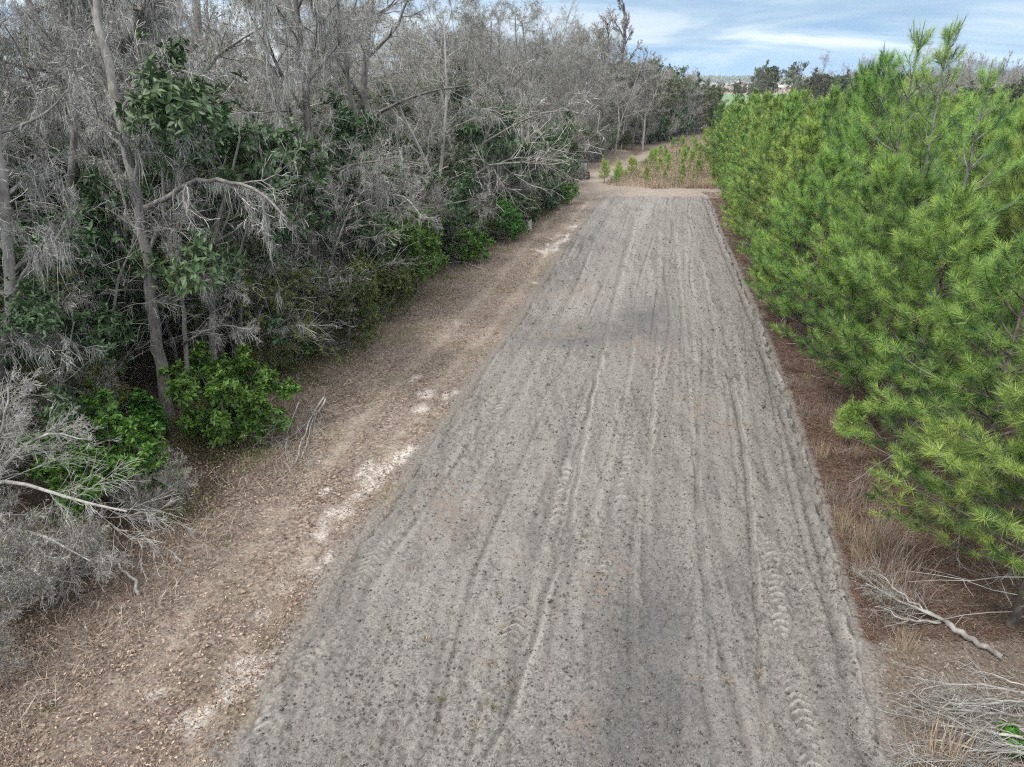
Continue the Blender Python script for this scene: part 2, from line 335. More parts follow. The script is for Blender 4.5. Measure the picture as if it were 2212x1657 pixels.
track([(1710,1470),(1740,1570),(1755,1657)],.36,.17,.06,.7,.15)
track([(770,1270),(820,1180),(840,1160)],.40,.17,.045,.8,.15)
track([(905,1200),(925,1160)],.26,.17,.045,.5,.12)
track([(985,1320),(1000,1290)],.26,.17,.045,.5,.12)
track([(560,1600),(650,1450),(690,1390)],.42,.19,.04,.8,.25)
track([(1065,910),(1085,875),(1110,820)],.30,.25,.03,.6,.4)
track([(1300,1245),(1312,1205)],.24,.17,.04,.5,.1)
track([(1160,905),(1200,820)],.2,.25,.02,.6,.4)
track([(1320,700),(1350,590)],.35,.4,.02,.6,.6)
def rut(pts,w,a,pl=.4,dk=.5):
    global h,pale,dark
    P=np.array([ground(*p) for p in pts]); P=P[np.argsort(P[:,1])]
    cx=np.interp(YY,P[:,1],P[:,0])+.03*np.sin(YY*3.1); s=XX-cx; inr=sst(P[0,1]-.3,P[0,1]+.5,YY)*sst(P[-1,1]+.5,P[-1,1]-.5,YY)
    wv=w*np.maximum(1,YY/22)
    h-=a*np.exp(-(s/wv)**2)*inr; h+=a*.6*np.exp(-((s-wv*2)/(wv*1.2))**2)*inr
    dark[:]=np.maximum(dark,dk*np.exp(-(s/wv)**2)*inr); pale[:]=np.maximum(pale,pl*np.exp(-((s-wv*2.2)/(wv*1.3))**2)*inr)  # groove shade and lit right shoulder painted into the soil colour
rut([(1040,1657),(1120,1480),(1175,1300),(1230,1110),(1275,860),(1305,740)],.06,.06,.5,.55)
rut([(1305,740),(1340,580),(1370,470)],.07,.05,.3,.5)
rut([(1195,1200),(1230,1040),(1270,880),(1285,820)],.05,.04,.3,.45)
rut([(880,1620),(990,1400),(1080,1200)],.05,.03,.3,.2)
rut([(1460,1657),(1480,1440),(1500,1250)],.06,.03,.2,.3)
rut([(1650,1657),(1645,1500),(1630,1250),(1610,1000),(1560,700)],.05,.04,.3,.4)
rut([(1880,1500),(1820,1300),(1760,1080),(1690,860),(1620,660),(1575,540)],.06,.05,.5,.5)
rut([(1540,1500),(1520,1200),(1490,900),(1470,650),(1450,480)],.05,.03,.25,.35)
rut([(1400,1000),(1420,700),(1420,500)],.05,.03,.35,.3)
rut([(1600,1100),(1560,800),(1510,560)],.05,.03,.25,.35)
# broad soft-edged darker patches in the soil colour
darkp=np.zeros(XX.shape)
for u,v,sx,sy in ((1400,1450,1.1,2.4),(1430,1330,1.0,1.8),(1380,1600,1.0,1.4),(1340,720,3.0,1.6),(1250,735,2.2,1.1),(1390,690,1.5,2.5)):
    x,y=ground(u,v); darkp=np.maximum(darkp,np.exp(-((XX-x-.15*(YY-y))/sx)**2-((YY-y)/sy)**2)*(.55+.9*(fbm(XX*.8,YY*.5,3,95)-.3)))
darkp=np.clip(darkp*(.45+1.25*fbm(XX*3,YY*1.0,4,96)),0,1)
brownp=np.zeros(XX.shape)
for u,v,s in ((980,1090,.9),(1300,1280,.5),(1340,1210,.35),(1240,630,1.5),(1230,720,1.2),(1500,880,.7),(1590,930,.6),(1250,1560,.3),(1400,750,1.2)):
    x,y=ground(u,v); brownp=np.maximum(brownp,np.exp(-((XX-x)/s)**2-((YY-y)/(s*1.5))**2)*sst(.42,.62,fbm(XX*6,YY*4,4,97))*.8)
rim=sst(.0,.35,np.minimum(S,WID-S)+.05)*sst(68.8,67.2,YY+3.0*(fbm(XX*.9,YY*.5,4,54)-.40))
ZZ=.035+h*(.3+.7*rim)-.22*(1-rim)
fm=MB(); ny,nx=XX.shape; idx=np.arange(ny*nx).reshape(ny,nx)
fm.add(np.stack([XX,YY,ZZ],-1).reshape(-1,3),np.stack([idx[:-1,:-1],idx[:-1,1:],idx[1:,1:],idx[1:,:-1]],-1).reshape(-1,4))
m,t=nodes('tilled_soil')
fa=N(t,'ShaderNodeSeparateColor',{0:N(t,'ShaderNodeAttribute',attribute_name='fa').outputs['Color']}).outputs
fb=N(t,'ShaderNodeSeparateColor',{0:N(t,'ShaderNodeAttribute',attribute_name='fb').outputs['Color']}).outputs
ov=mapv(t,(1,1,1)); n1=noise(t,26,7,.72,ov); n2=noise(t,5,5,.6,ov); n3=noise(t,.7,4,.6,ov)
c=ramp(t,n1,[(.32,(.06,.056,.052)),(.43,(.165,.155,.146)),(.56,(.245,.231,.217)),(.72,(.39,.372,.352))])
c=mix(t,ramp(t,n2,[(.4,(0,0,0)),(.7,(.45,.45,.45))]),c,(.15,.140,.129))
c=mix(t,ramp(t,n3,[(.4,(0,0,0)),(.7,(.3,.3,.3))]),c,(.235,.221,.204))
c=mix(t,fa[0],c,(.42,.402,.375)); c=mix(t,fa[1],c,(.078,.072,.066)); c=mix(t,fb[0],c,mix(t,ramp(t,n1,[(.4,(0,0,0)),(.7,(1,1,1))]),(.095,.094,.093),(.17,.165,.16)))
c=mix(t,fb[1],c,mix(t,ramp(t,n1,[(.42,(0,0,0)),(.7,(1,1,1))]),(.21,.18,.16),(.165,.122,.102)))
bp=N(t,'ShaderNodeBump',{'Height':n1,'Strength':1.0,'Distance':.05})
b=N(t,'ShaderNodeBsdfPrincipled',{'Base Color':c,'Roughness':.97,'Specular IOR Level':.08,'Normal':bp.outputs[0]}); out(t,b.outputs[0]); M['soil']=m
cl01=lambda a: np.clip(a,0,1)
fo=link('tilled_field',fm.mesh('tilled_field',M['soil'],True,{'fa':st3(cl01(pale)*.75,cl01(dark)*.7,0*h),'fb':st3(cl01(darkp*1.25),cl01(brownp),0*h)}))
tag(fo,'grey freshly tilled strip of soil with furrows and tyre prints','field',kind='structure')
def field_z(x,y):
    i=np.clip(np.searchsorted(ys,y),0,len(ys)-1); u=(x-Lx(y))/(Rx(y)-Lx(y)); j=np.clip(((u+.02)/1.04*(NC-1)).astype(int),0,NC-1)
    return ZZ[i,j]
# ------------------------------------------------------------------ loose ground stuff
def near_y(n,a,b,p=1.6):                # more pieces close to the camera
    u=rng.random(n); q=1-p
    return (a**q+u*(b**q-a**q))**(1/q)
def rocks(mb,P,s):
    n=len(P); base=np.array([[1,0,0],[-1,0,0],[0,1,0],[0,-1,0],[0,0,1],[0,0,-1]],float)
    V=P[:,None,:]+base[None]*s[:,None,None]*(.6+.7*rng.random((n,6,1)))*np.array([1,1,.7])+rng.normal(size=(n,6,3))*s[:,None,None]*.15
    F=np.array([[0,2,4],[2,1,4],[1,3,4],[3,0,4],[2,0,5],[1,2,5],[3,1,5],[0,3,5]]); i=np.arange(n)[:,None,None]*6
    mb.add(V.reshape(-1,3),(F[None]+i).reshape(-1,3))
n=42000; y=near_y(n,7.2,60,1.9); x=Lx(y)+(-.035+1.07*rng.random(n))*(Rx(y)-Lx(y)); s=.005+.024*rng.random(n)**4+.00035*y
keep=fbm(x*.9,y*.3,3,101)+rng.random(n)*.6>.66; x,y,s=x[keep],y[keep],s[keep]
mb=MB(); rocks(mb,np.stack([x,y,field_z(x,y)+s*.2],1),s)
n=3000; y=near_y(n,7.2,62,1.7); x=Lx(y)+(-.02+1.04*rng.random(n))*(Rx(y)-Lx(y)); k=fbm(x*.7,y*.4,3,103)+rng.random(n)*.4>.66; x,y=x[k],y[k]; s=.009+.03*rng.random(len(x))**2.5+.0005*y
for q in range(3): rocks(mb,np.stack([x+rng.normal(size=len(x))*s,y+rng.normal(size=len(x))*s,field_z(x,y)+s*.25],1),s*(.5+.5*rng.random(len(x))))
o=link('soil_clods',mb.mesh('soil_clods',M['clod'])); tag(o,'small crumbly grey clods strewn over the tilled strip','soil clods',kind='stuff')
n=2600; y=near_y(n,7.2,45,1.9); x=Lx(y)+(.02+.96*rng.random(n))*(Rx(y)-Lx(y)); P=np.stack([x,y,field_z(x,y)+.012],1)
d=rdir(n)*np.array([1,1,.25]); d=nrm(d); L=.03+.09*rng.random(n)**2
mb=MB(); blades(mb,P,P+d*L[:,None],.004+.004*rng.random(n)+.0002*y); o=link('straw_litter',mb.mesh('straw_litter',M['weed'])); tag(o,'pale bits of broken straw scattered on the grey soil','straw',kind='stuff')
def gz(x,y):
    return (fbm(x*2.2,y*2.2,3,5)-.5)*.10+(fbm(x*.15,y*.15,3,3)-.5)*.25*sst(2,8,np.minimum(np.abs(x-Lx(y)),np.abs(x-Rx(y))))
# fallen leaves on the verge and wood edge
n=90000; y=near_y(n,6.5,66,1.75); x=Lx(y)-.05-rng.random(n)**.8*(Lx(y)-Fx(y)+3.5)
keep=(rng.random(n)<.35+.65*sst(.4,.62,fbm(x*.7,y*.5,3,105))); x,y=x[keep],y[keep]; n=len(x)
P=np.stack([x,y,gz(x,y)+.012+.02*rng.random(n)],1); nn=nrm(np.array([0,0,1.])+rng.normal(size=(n,3))*.35); d=nrm(np.cross(nn,rdir(n))); L=(.028+.05*rng.random(n)**1.5)*(1+.014*y)
mb=MB(); leaves(mb,P,d,nn,L,L*(.35+.3*rng.random(n)),.25); o=link('fallen_leaves',mb.mesh('fallen_leaves',M['leaf_dead'])); tag(o,'tan and rust fallen leaves covering the verge beside the wood','fallen leaves',kind='stuff')
# dry grass thatch on the verge
n=60000; y=near_y(n,6.5,60,1.8); x=Lx(y)-.02-rng.random(n)*(Lx(y)-Fx(y)+1.0); k=fbm(x*.6,y*.6,3,107)+rng.random(n)*.4>.62; x,y=x[k],y[k]; n=len(x)
P=np.stack([x,y,gz(x,y)],1); d=nrm(rdir(n)*np.array([1,1,.3])+np.array([0,0,.35])); L=.04+.08*rng.random(n)
mb=MB(); blades(mb,P,P+d*L[:,None],.006+.0004*y); o=link('dry_grass',mb.mesh('dry_grass',M['weed'])); tag(o,'short dead grass thatch on the brown verge','dry grass',kind='stuff')
# pine straw under plantation
n=60000; y=near_y(n,10.5,70,1.7); x=Rx(y)+.05+rng.random(n)**1.3*7; P=np.stack([x,y,gz(x,y)+.02+.03*rng.random(n)],1); d=nrm(rdir(n)*np.array([1,1,.2])); L=.12+.16*rng.random(n)
mb=MB(); blades(mb,P,P+d*L[:,None],.008+.0005*y); o=link('pine_straw',mb.mesh('pine_straw',M['pinestraw'])); tag(o,'rust brown carpet of dropped needles under the pines','pine straw',kind='stuff')
# ------------------------------------------------------------------ branching skeleton
def _n(v):
    l=math.sqrt(v[0]**2+v[1]**2+v[2]**2) or 1e-9; return (v[0]/l,v[1]/l,v[2]/l)
def _perp(d):
    r=(rnd.gauss(0,1),rnd.gauss(0,1),rnd.gauss(0,1)); k=r[0]*d[0]+r[1]*d[1]+r[2]*d[2]
    return _n((r[0]-k*d[0],r[1]-k*d[1],r[2]-k*d[2]))
def grow(outl,p,d,L,r,lev,prm):
    q=prm[lev]; n=q['seg']; st=L/n; pts=[p]; rad=[r]; ds=[d]
    for i in range(n):
        w=q['w']; d=_n((d[0]+rnd.gauss(0,w),d[1]+rnd.gauss(0,w),d[2]+rnd.gauss(0,w)+q['up']))
        p=(p[0]+d[0]*st,p[1]+d[1]*st,p[2]+d[2]*st); pts.append(p); ds.append(d); rad.append(max(r*(1-(i+1)/n*q.get('tap',.8)),prm['rmin']))
    outl[lev].append((pts,rad)); kids(outl,pts,rad,ds,L,lev,prm)
def kids(outl,pts,rad,ds,L,lev,prm):
    if lev+1 not in prm: return
    q=prm[lev]; n=len(pts)-1
    for k in range(rnd.randint(*q['kids'])):
        tt=q['t0']+(1-q['t0'])*rnd.random()**q.get('tp',1); x=min(tt*n,n-1e-4); i=int(x); f=x-i
        a,b=pts[i],pts[i+1]; pp=tuple(a[j]+(b[j]-a[j])*f for j in range(3)); d=ds[i+1]; e=_perp(d); an=R(rnd.uniform(*q['ang']))
        c,s=math.cos(an),math.sin(an); nd=_n((d[0]*c+e[0]*s,d[1]*c+e[1]*s,d[2]*c+e[2]*s))
        grow(outl,pp,nd,L*rnd.uniform(*q['ratio'])*(1-.45*tt),max(rad[i]*q.get('rr',.5),prm['rmin']),lev+1,prm)
def resample(pts,n,jit=0):
    P=np.array(pts,float); d=np.concatenate([[0],np.cumsum(np.linalg.norm(np.diff(P,axis=0),axis=1))]); s=np.linspace(0,d[-1],n+1)
    # smooth (Catmull-like): interpolate then one blur pass
    Q=np.stack([np.interp(s,d,P[:,k]) for k in range(3)],1); Q2=Q.copy(); Q2[1:-1]=.25*Q[:-2]+.5*Q[1:-1]+.25*Q[2:]
    if jit: Q2[1:-1]+=rng.normal(size=Q2[1:-1].shape)*jit
    return Q2,d[-1]
def mosses(mb,branches,clumps,strands,lmin,lmax,w=.014,spread=.2):
    """hanging grey strands below points of the given branches"""
    pts=[];
    segs=[(np.array(p[i]),np.array(p[i+1])) for p,r in branches for i in range(len(p)-1)]
    if not segs: return
    A=np.array([a for a,_ in segs]); B=np.array([b for _,b in segs]); ln=np.linalg.norm(B-A,axis=1); pr=ln/ln.sum()
    ci=rng.choice(len(segs),clumps,p=pr); f=rng.random(clumps)
    base=A[ci]+(B[ci]-A[ci])*f[:,None]; dr=nrm(B[ci]-A[ci]); cl=(lmin+(lmax-lmin)*rng.random(clumps)**2.6)*.62
    base=np.repeat(base,strands,0); dr=np.repeat(dr,strands,0); n=len(base); off=rng.normal(size=n)
    cl=np.repeat(cl,strands)*(.15+.85*rng.random(n)**1.3)*np.exp(-off**2*.5)
    P=base+dr*(off*spread*.5)[:,None]+rng.normal(size=(n,3))*.035
    T=P+np.stack([rng.normal(size=n)*.13*cl,rng.normal(size=n)*.13*cl,-cl],1)
    blades(mb,P,T,w*.8*(.5+.8*rng.random(n)),rng.normal(size=(n,3))*.06*np.array([1,1,.3]),segs=2)
HARD={0:dict(seg=11,w=.05,up=.03,tap=.72,kids=(9,13),t0=.28,ang=(28,68),ratio=(.38,.62),rr=.45),
      1:dict(seg=8,w=.15,up=.03,tap=.85,kids=(8,11),t0=.22,ang=(25,65),ratio=(.32,.5),rr=.5),
      2:dict(seg=5,w=.18,up=.0,tap=.85,kids=(6,9),t0=.15,ang=(22,55),ratio=(.4,.7),rr=.5),
      3:dict(seg=4,w=.19,up=-.03,tap=.8,kids=(3,5),t0=.15,ang=(25,65),ratio=(.4,.7),rr=.5),
      4:dict(seg=3,w=.12,up=-.06,tap=.6),'rmin':.005}
def prm(base=HARD,rmin=None,**kw):
    q={k:(dict(v) if isinstance(v,dict) else v) for k,v in base.items()}
    if rmin: q['rmin']=rmin
    for k,v in kw.items():
        l,key=k.split('_',1); q[int(l[1:])][key]=v
    return q
def bare_parts(name,outl,nm,strands=16,lm=(.4,1.8),bark='bark',mw=.014,mspread=.2,buds=0,sides=(8,6,4)):
    parts=[]
    mb=MB(); tubes(mb,outl[0],sides[0]); tubes(mb,outl[1],sides[1]); tubes(mb,outl[2],sides[2]); parts.append(('trunk',mb.mesh(name+'_trunk',M[bark],True)))
    mb=MB(); tubes(mb,outl.get(3,[])+outl.get(4,[]),3)
    if buds:
        tw=outl[3]+outl.get(4,[]); k=rng.integers(0,len(tw),buds); P=np.array([tw[i][0][-1] for i in k])+rng.normal(size=(buds,3))*.05
        L=.06+.07*rng.random(buds); leaves(mb,P,rdir(buds),rdir(buds),L,L*.6,mi=1)
    parts.append(('twigs',mb.mesh(name+'_twigs',[M['twig'],M['budleaf']])))
    if nm:
        mb=MB(); mosses(mb,[(p[len(p)//3:],r[len(p)//3:]) for p,r in outl[0]]+outl[1]+outl[2]+outl[2],nm,strands,lm[0],lm[1],mw,mspread); parts.append(('spanish_moss',mb.mesh(name+'_moss',M['moss'])))
    return parts
def levels(): return {0:[],1:[],2:[],3:[],4:[]}
def make_bare(name,H,r,lean=(0,0),fork=False,nm=260,p=HARD,**kw):
    ol=levels(); d=_n((lean[0],lean[1],1))
    if fork:
        grow(ol,(0,0,-.3),d,H*.3,r,0,prm(p,l0_kids=(1,2),l0_tap=.25)); q,_=ol[0][-1][0],0
        for s in (1,-1):
            a=rnd.uniform(0,6.28); grow(ol,ol[0][0][0][-1],_n((d[0]+s*.28*math.cos(a),d[1]+s*.28*math.sin(a),1)),H*.72,r*.72,0,prm(p,l0_kids=(7,9),l0_t0=.15))
    else: grow(ol,(0,0,-.3),d,H,r,0,p)
    return bare_parts(name,ol,nm,**kw)
print('ground done')
HW=[make_bare('hw_straight',17,.20,(.03,.02),nm=800,buds=900),
    make_bare('hw_fork',16,.22,(0,.05),True,nm=800,buds=900),
    make_bare('hw_lean',17,.19,(-.28,.1),nm=900,lm=(.5,2.4),buds=900),
    make_bare('hw_moss',16,.24,(.08,0),nm=1000,lm=(.6,3.0),strands=20,bark='bark_dark',mw=.02),
    make_bare('hw_slim',15,.12,(.1,-.05),nm=160,p=prm(l0_kids=(10,14),l0_t0=.2,l1_ratio=(.3,.5)),bark='bark_pale',buds=1600),
    make_bare('hw_twin',15,.17,(.12,.12),True,nm=420,bark='bark_pale',buds=1500)]
THICK={0:dict(seg=8,w=.08,up=.03,tap=.85,kids=(9,13),t0=.12,ang=(20,50),ratio=(.4,.75),rr=.36),
       1:dict(seg=6,w=.11,up=-.01,tap=.85,kids=(7,10),t0=.1,ang=(18,48),ratio=(.4,.75),rr=.4),
       2:dict(seg=4,w=.11,up=-.03,tap=.8,kids=(3,5),t0=.1,ang=(18,45),ratio=(.5,.85),rr=.5),
       3:dict(seg=3,w=.12,up=-.05,tap=.7,kids=(1,2),t0=.2,ang=(20,60),ratio=(.4,.7),rr=.7),
       4:dict(seg=3,w=.12,up=-.06,tap=.5),'rmin':.0042}
def make_thicket(name,H,stems,nm,**kw):
    ol=levels()
    for k in range(stems):
        a=k*2.4+rnd.random(); s=.15+.35*rnd.random(); grow(ol,(.15*math.cos(a),.15*math.sin(a),-.1),_n((s*math.cos(a),s*math.sin(a),1)),H*rnd.uniform(.7,1),.022+.01*H,0,THICK)
    return bare_parts(name,ol,nm,sides=(6,4,3),**kw)
TH=[make_thicket('thicket_tall',7,2,150,lm=(.3,1.4)),make_thicket('thicket_wide',5,4,140,lm=(.3,1.2),buds=700),make_thicket('thicket_low',3,5,60,lm=(.2,.8),buds=400)]
# ------------------------------------------------------------------ broadleaf evergreens
def rosettes(mb,P,D,k,L,W,spread=(45,85),mi=0,droop=.1):
    n=len(P); P=np.repeat(P,k,0); D=np.repeat(D,k,0); m=len(P); e=nrm(np.cross(D,rdir(m))); a=np.radians(rng.uniform(*spread,m))[:,None]
    d=nrm(D*np.cos(a)+e*np.sin(a)-np.array([0,0,droop])); ll=L*(.65+.6*rng.random(m)); leaves(mb,P+D*(rng.random(m)[:,None]-.5)*.08,d,nrm(D+np.array([0,0,.6])+rng.normal(size=(m,3))*.25),ll,ll*W*(.8+.4*rng.random(m)),mi=mi)
def make_ever(name,H,stems,mat_,leaf=(.17,.4,8),prm_=None,nm=0,spread=.5,bark='bark',dens=1.0,r0=None,extra=0):
    q=prm_ or {0:dict(seg=7,w=.08,up=.05,tap=.8,kids=(9,12),t0=.12,ang=(35,75),ratio=(.35,.6),rr=.5),1:dict(seg=5,w=.14,up=.06,tap=.8,kids=(5,8),t0=.2,ang=(25,60),ratio=(.35,.6),rr=.6),2:dict(seg=3,w=.15,up=.08,tap=.7,kids=(2,4),t0=.3,ang=(25,60),ratio=(.5,.8),rr=.7),3:dict(seg=2,w=.1,up=.1,tap=.6),'rmin':.004}
    ol=levels()
    for k in range(stems):
        a=k*2.4+rnd.random(); s=spread*(.3+.7*rnd.random()) if stems>1 else .05
        grow(ol,(.1*math.cos(a),.1*math.sin(a),-.1),_n((s*math.cos(a),s*math.sin(a),1)),H*rnd.uniform(.75,1),r0 or (.012+.011*H),0,q)
    mb=MB(); tubes(mb,ol[0],6); tubes(mb,ol[1],4); tubes(mb,ol[2]+ol[3],3); parts=[('stem',mb.mesh(name+'_stem',M[bark],True))]
    ends=ol[2]+ol[3]+ol[1]; P=[];D=[]
    for p,r in ends:
        for j in ([-1] if len(p)<4 else [-1,-2]):
            P.append(p[j]); D.append(np.array(p[-1])-np.array(p[-2]))
    P=np.array(P); D=nrm(np.array(D)+np.array([0,0,.02]))
    if dens<1: k=rng.random(len(P))<dens; P,D=P[k],D[k]
    if extra: k=rng.integers(0,len(P),extra); P=np.concatenate([P,P[k]+rng.normal(size=(extra,3))*.18]); D=np.concatenate([D,nrm(D[k]+rng.normal(size=(extra,3))*.6)])
    mb=MB(); rosettes(mb,P,D,leaf[2],leaf[0],leaf[1]); parts.append(('foliage',mb.mesh(name+'_leaf',M[mat_])))
    if nm: mb=MB(); mosses(mb,ol[1]+ol[2],nm,14,.3,1.5,.016); parts.append(('spanish_moss',mb.mesh(name+'_moss',M['moss'])))
    return parts
EV={'mag_tall':make_ever('mag_tall',8,1,'mag',(.20,.38,8),nm=60,bark='bark',extra=500),
    'mag_mid':make_ever('mag_mid',5,2,'mag',(.20,.38,8),nm=20,extra=300),
    'bush_bright':make_ever('bush_bright',2.6,5,'bright',(.15,.42,9),spread=.9,extra=100),
    'bush_vine':make_ever('bush_vine',4,5,'bright',(.13,.55,9),spread=.45,extra=900),
    'bush_dark':make_ever('bush_dark',3,5,'mag',(.15,.45,8),spread=.8,extra=300),
    'bush_olive':make_ever('bush_olive',2.6,6,'olive',(.075,.4,11),spread=.8,extra=900),
    'shrub_olive':make_ever('shrub_olive',5.0,3,'olive',(.085,.4,11),spread=.45,extra=900,nm=25),
    'sprig':make_ever('sprig',1.3,3,'bright',(.17,.4,8),spread=.7)}
OAKQ={0:dict(seg=8,w=.10,up=.03,tap=.7,kids=(10,13),t0=.25,ang=(35,75),ratio=(.45,.7),rr=.5),1:dict(seg=6,w=.18,up=.05,tap=.8,kids=(7,10),t0=.2,ang=(25,65),ratio=(.35,.55),rr=.55),2:dict(seg=4,w=.2,up=.04,tap=.8,kids=(4,7),t0=.2,ang=(25,65),ratio=(.4,.7),rr=.6),3:dict(seg=3,w=.15,up=.03,tap=.6),'rmin':.008}
OAK=[make_ever('oak_a',13,1,'oak',(.22,.5,9),OAKQ,nm=240,dens=1,r0=.25),make_ever('oak_b',11,2,'oak',(.22,.5,9),OAKQ,nm=140,dens=1,r0=.2,spread=.4)]
for ps in OAK: ps[0]=('trunk',ps[0][1]); ps[1]=('crown',ps[1][1])
for k in ('mag_tall',): EV[k][0]=('trunk',EV[k][0][1]); EV[k][1]=('crown',EV[k][1][1])
print('broadleaf done')
# ------------------------------------------------------------------ pines
def make_pine(name,H,rad,low,K,w,near,seed,dead=True,gap=.46,sparse=1.25):
    rr=random.Random(seed); g=np.random.default_rng(seed)
    tr=[];br=[];dd=[];TP=[];TD=[];TL=[]
    n=14; ph=rr.random()*6; pts=[(.06*math.sin(ph+i*.5)*H/10*min(1,i/4),.06*math.cos(ph*2+i*.4)*H/10*min(1,i/4),-.2+(H+.2)*i/n) for i in range(n+1)]
    r0=.0095*H+.015; tr.append((pts,[max(.008,r0*(1-.93*i/n)) for i in range(n+1)]))
    P=np.array(pts)
    def tp(z): return np.array([np.interp(z,P[:,2],P[:,0]),np.interp(z,P[:,2],P[:,1]),z])
    TM=[]
    def tuft(p,d,l=.34,m=82): TP.append(p);TD.append(d);TL.append(l);TM.append(m)
    z=low*.45; az=rr.random()*6
    while z<H-.25:
        f=(z-low)/(H-low)
        nb=rr.choice((4,5,5,6)) if f>0 else rr.choice((3,4,5))
        for k in range(nb):
            a=az+k*6.283/nb+rr.gauss(0,.25); zz=z+rr.gauss(0,.06)
            if f<0 or (dead and f<.28 and rr.random()<.35):          # dead lower whorls
                if not dead: continue
                L=rad*rr.uniform(.35,.8); el=R(rr.uniform(-5,25)); d=np.array([math.cos(a)*math.cos(el),math.sin(a)*math.cos(el),math.sin(el)]); p=tp(zz); q=[p]
                for s in range(4): d=nrm(d+g.normal(size=3)*.12); p=p+d*L/4; q.append(p)
                dd.append((q,[.016,.013,.010,.007,.004]))
                for s in range(5):
                    i=rr.randint(1,4); d2=nrm(d+g.normal(size=3)*.6); l=L*rr.uniform(.15,.4); dd.append(([q[i],q[i]+d2*l*.5,q[i]+d2*l+g.normal(size=3)*.03],[.006,.005,.003]))
                continue
            prof=math.sin(min(1,(1-f)*1.15)*math.pi/2)*(1-.10*(f<.2))
            L=max(.25,rad*prof*rr.uniform(.72,1.12)); el=R(8+42*f+rr.uniform(-8,10))
            d=np.array([math.cos(a)*math.cos(el),math.sin(a)*math.cos(el),math.sin(el)]); p=tp(zz); q=[p]; ns=5; ds=[d]
            for s in range(ns):
                d=nrm(d+g.normal(size=3)*.07+np.array([0,0,.06+.10*(s/ns)])); p=p+d*L/ns; q.append(p); ds.append(d)
            br.append((q,[max(.006,.006+.011*L*(1-s/ns)) for s in range(ns+1)])); tuft(q[-1],nrm(ds[-1]+np.array([0,0,.25])),.38)
            m=int((2+L*3.6)*sparse)
            for s in range(m):
                t=.22+.75*(s+rr.random())/m; i=min(int(t*ns),ns-1); b=q[i]+(q[i+1]-q[i])*(t*ns-i)
                side=1 if s%2 else -1; sd=np.cross(ds[i],[0,0,1])*side; d2=nrm(ds[i]*.75+sd*rr.uniform(.4,.9)+np.array([0,0,rr.uniform(.0,.55)])); l=(.22+.42*L*(1-t*.7)*.6)*rr.uniform(.7,1.2)
                e=b+d2*l; mid=b+d2*l*.5+np.array([0,0,-.02]); br.append(([b,mid,e],[.007,.006,.004])); d3=nrm(d2+np.array([0,0,.35])); tuft(e,d3,.32)
                if l>.42: 
                    d4=nrm(d2*.6+np.cross(d2,[0,0,1])*rr.choice((-1,1))*.6+np.array([0,0,.3])); e2=mid+d4*.22; br.append(([mid,mid*.5+e2*.5,e2],[.005,.004,.003])); tuft(e2,d4,.28)
        az+=1.1; z+=gap*(.75+.5*rr.random())*(1.15-.45*max(f,0))
    top=tp(H)
    tuft(top,np.array([0,0,1.]),.8,34); tuft(top-np.array([0,0,.5]),np.array([0,0,1.]),.7,40)
    for k in range(rr.choice((3,4,5))):                     # upright candles round the leader
        a=rr.random()*6.28; d=nrm(np.array([math.cos(a)*.35,math.sin(a)*.35,1])); b=tp(H-.5-.3*rr.random()); l=rr.uniform(.4,1.0); e=b+d*l; br.append(([b,b*.5+e*.5+np.array([math.cos(a),math.sin(a),0])*.05,e],[.012,.009,.006])); tuft(e,d,.7,36); tuft(e-d*.4,d,.5,42)
    TP=np.array(TP);TD=np.array(TD);TL=np.array(TL); T=len(TP)
    # needles
    P=np.repeat(TP,K,0);D=np.repeat(TD,K,0);l=np.repeat(TL,K);m=len(P); u=g.random(m)
    base=P-D*(u*l)[:,None]; e=nrm(np.cross(D,g.normal(size=(m,3)))); tm=np.repeat(np.array(TM),K); u=u*np.where(tm>60,.75,1.25); base=P-D*(u*l)[:,None]; a=np.radians(14+tm*u+g.normal(size=m)*12)[:,None]
    nl=(.17+.10*g.random(m))*(near[1] if isinstance(near,tuple) else 1); dr=nrm(D*np.cos(a)+e*np.sin(a)-np.array([0,0,.10])); tip=base+dr*nl[:,None]
    sd=nrm(np.cross(dr,g.normal(size=(m,3))))*w*.5
    cls=np.repeat(g.choice(3,T,p=(.40,.30,.30)),K)  # middle drawn at random per tuft
    mb=MB()
    for mi in (0,1,2):
        sel=cls==mi
        V=np.stack([base[sel]-sd[sel],base[sel]+sd[sel],tip[sel]],1).reshape(-1,3); i=np.arange(sel.sum())*3; mb.add(V,np.stack([i,i+1,i+2],1),mi)
    parts=[]
    m1=MB(); tubes(m1,tr,8); tubes(m1,[x for x in br if len(x[0])>4],5); tubes(m1,[x for x in br if len(x[0])<=4],3); parts.append(('trunk',m1.mesh(name+'_trunk',M['bark' if 'tall' in name else 'pinebark'],True)))
    parts.append(('crown',mb.mesh(name+'_crown',[M['needle'],M['needle_tip'],M['needle_dark']])))
    if dd: m2=MB(); tubes(m2,dd,3); parts.append(('dead_branches',m2.mesh(name+'_dead',M['dead'])))
    return parts
PN=[make_pine('pine_near%d'%i,9,2.35+.2*(i%2),1.5,66,.0068,True,20+i) for i in range(4)]
PN_edge=[make_pine('pine_edge%d'%i,7.6,2.6,.8,68,.0068,True,40+i) for i in range(3)]
PM=[make_pine('pine_mid%d'%i,9,2.35,.8,30,.014,True,60+i) for i in range(3)]
PF=[make_pine('pine_far%d'%i,8,2.3,.5,20,.022,True,80+i,dead=False) for i in range(3)]
PT=[make_pine('pine_tall%d'%i,10,1.9,3.2,60,.0062,True,100+i,gap=.8,sparse=.8) for i in range(2)]
SAP=[make_pine('sapling%d'%i,2.2,.62,.25,22,.016,(1,1.05),120+i,dead=False,gap=.32) for i in range(3)]
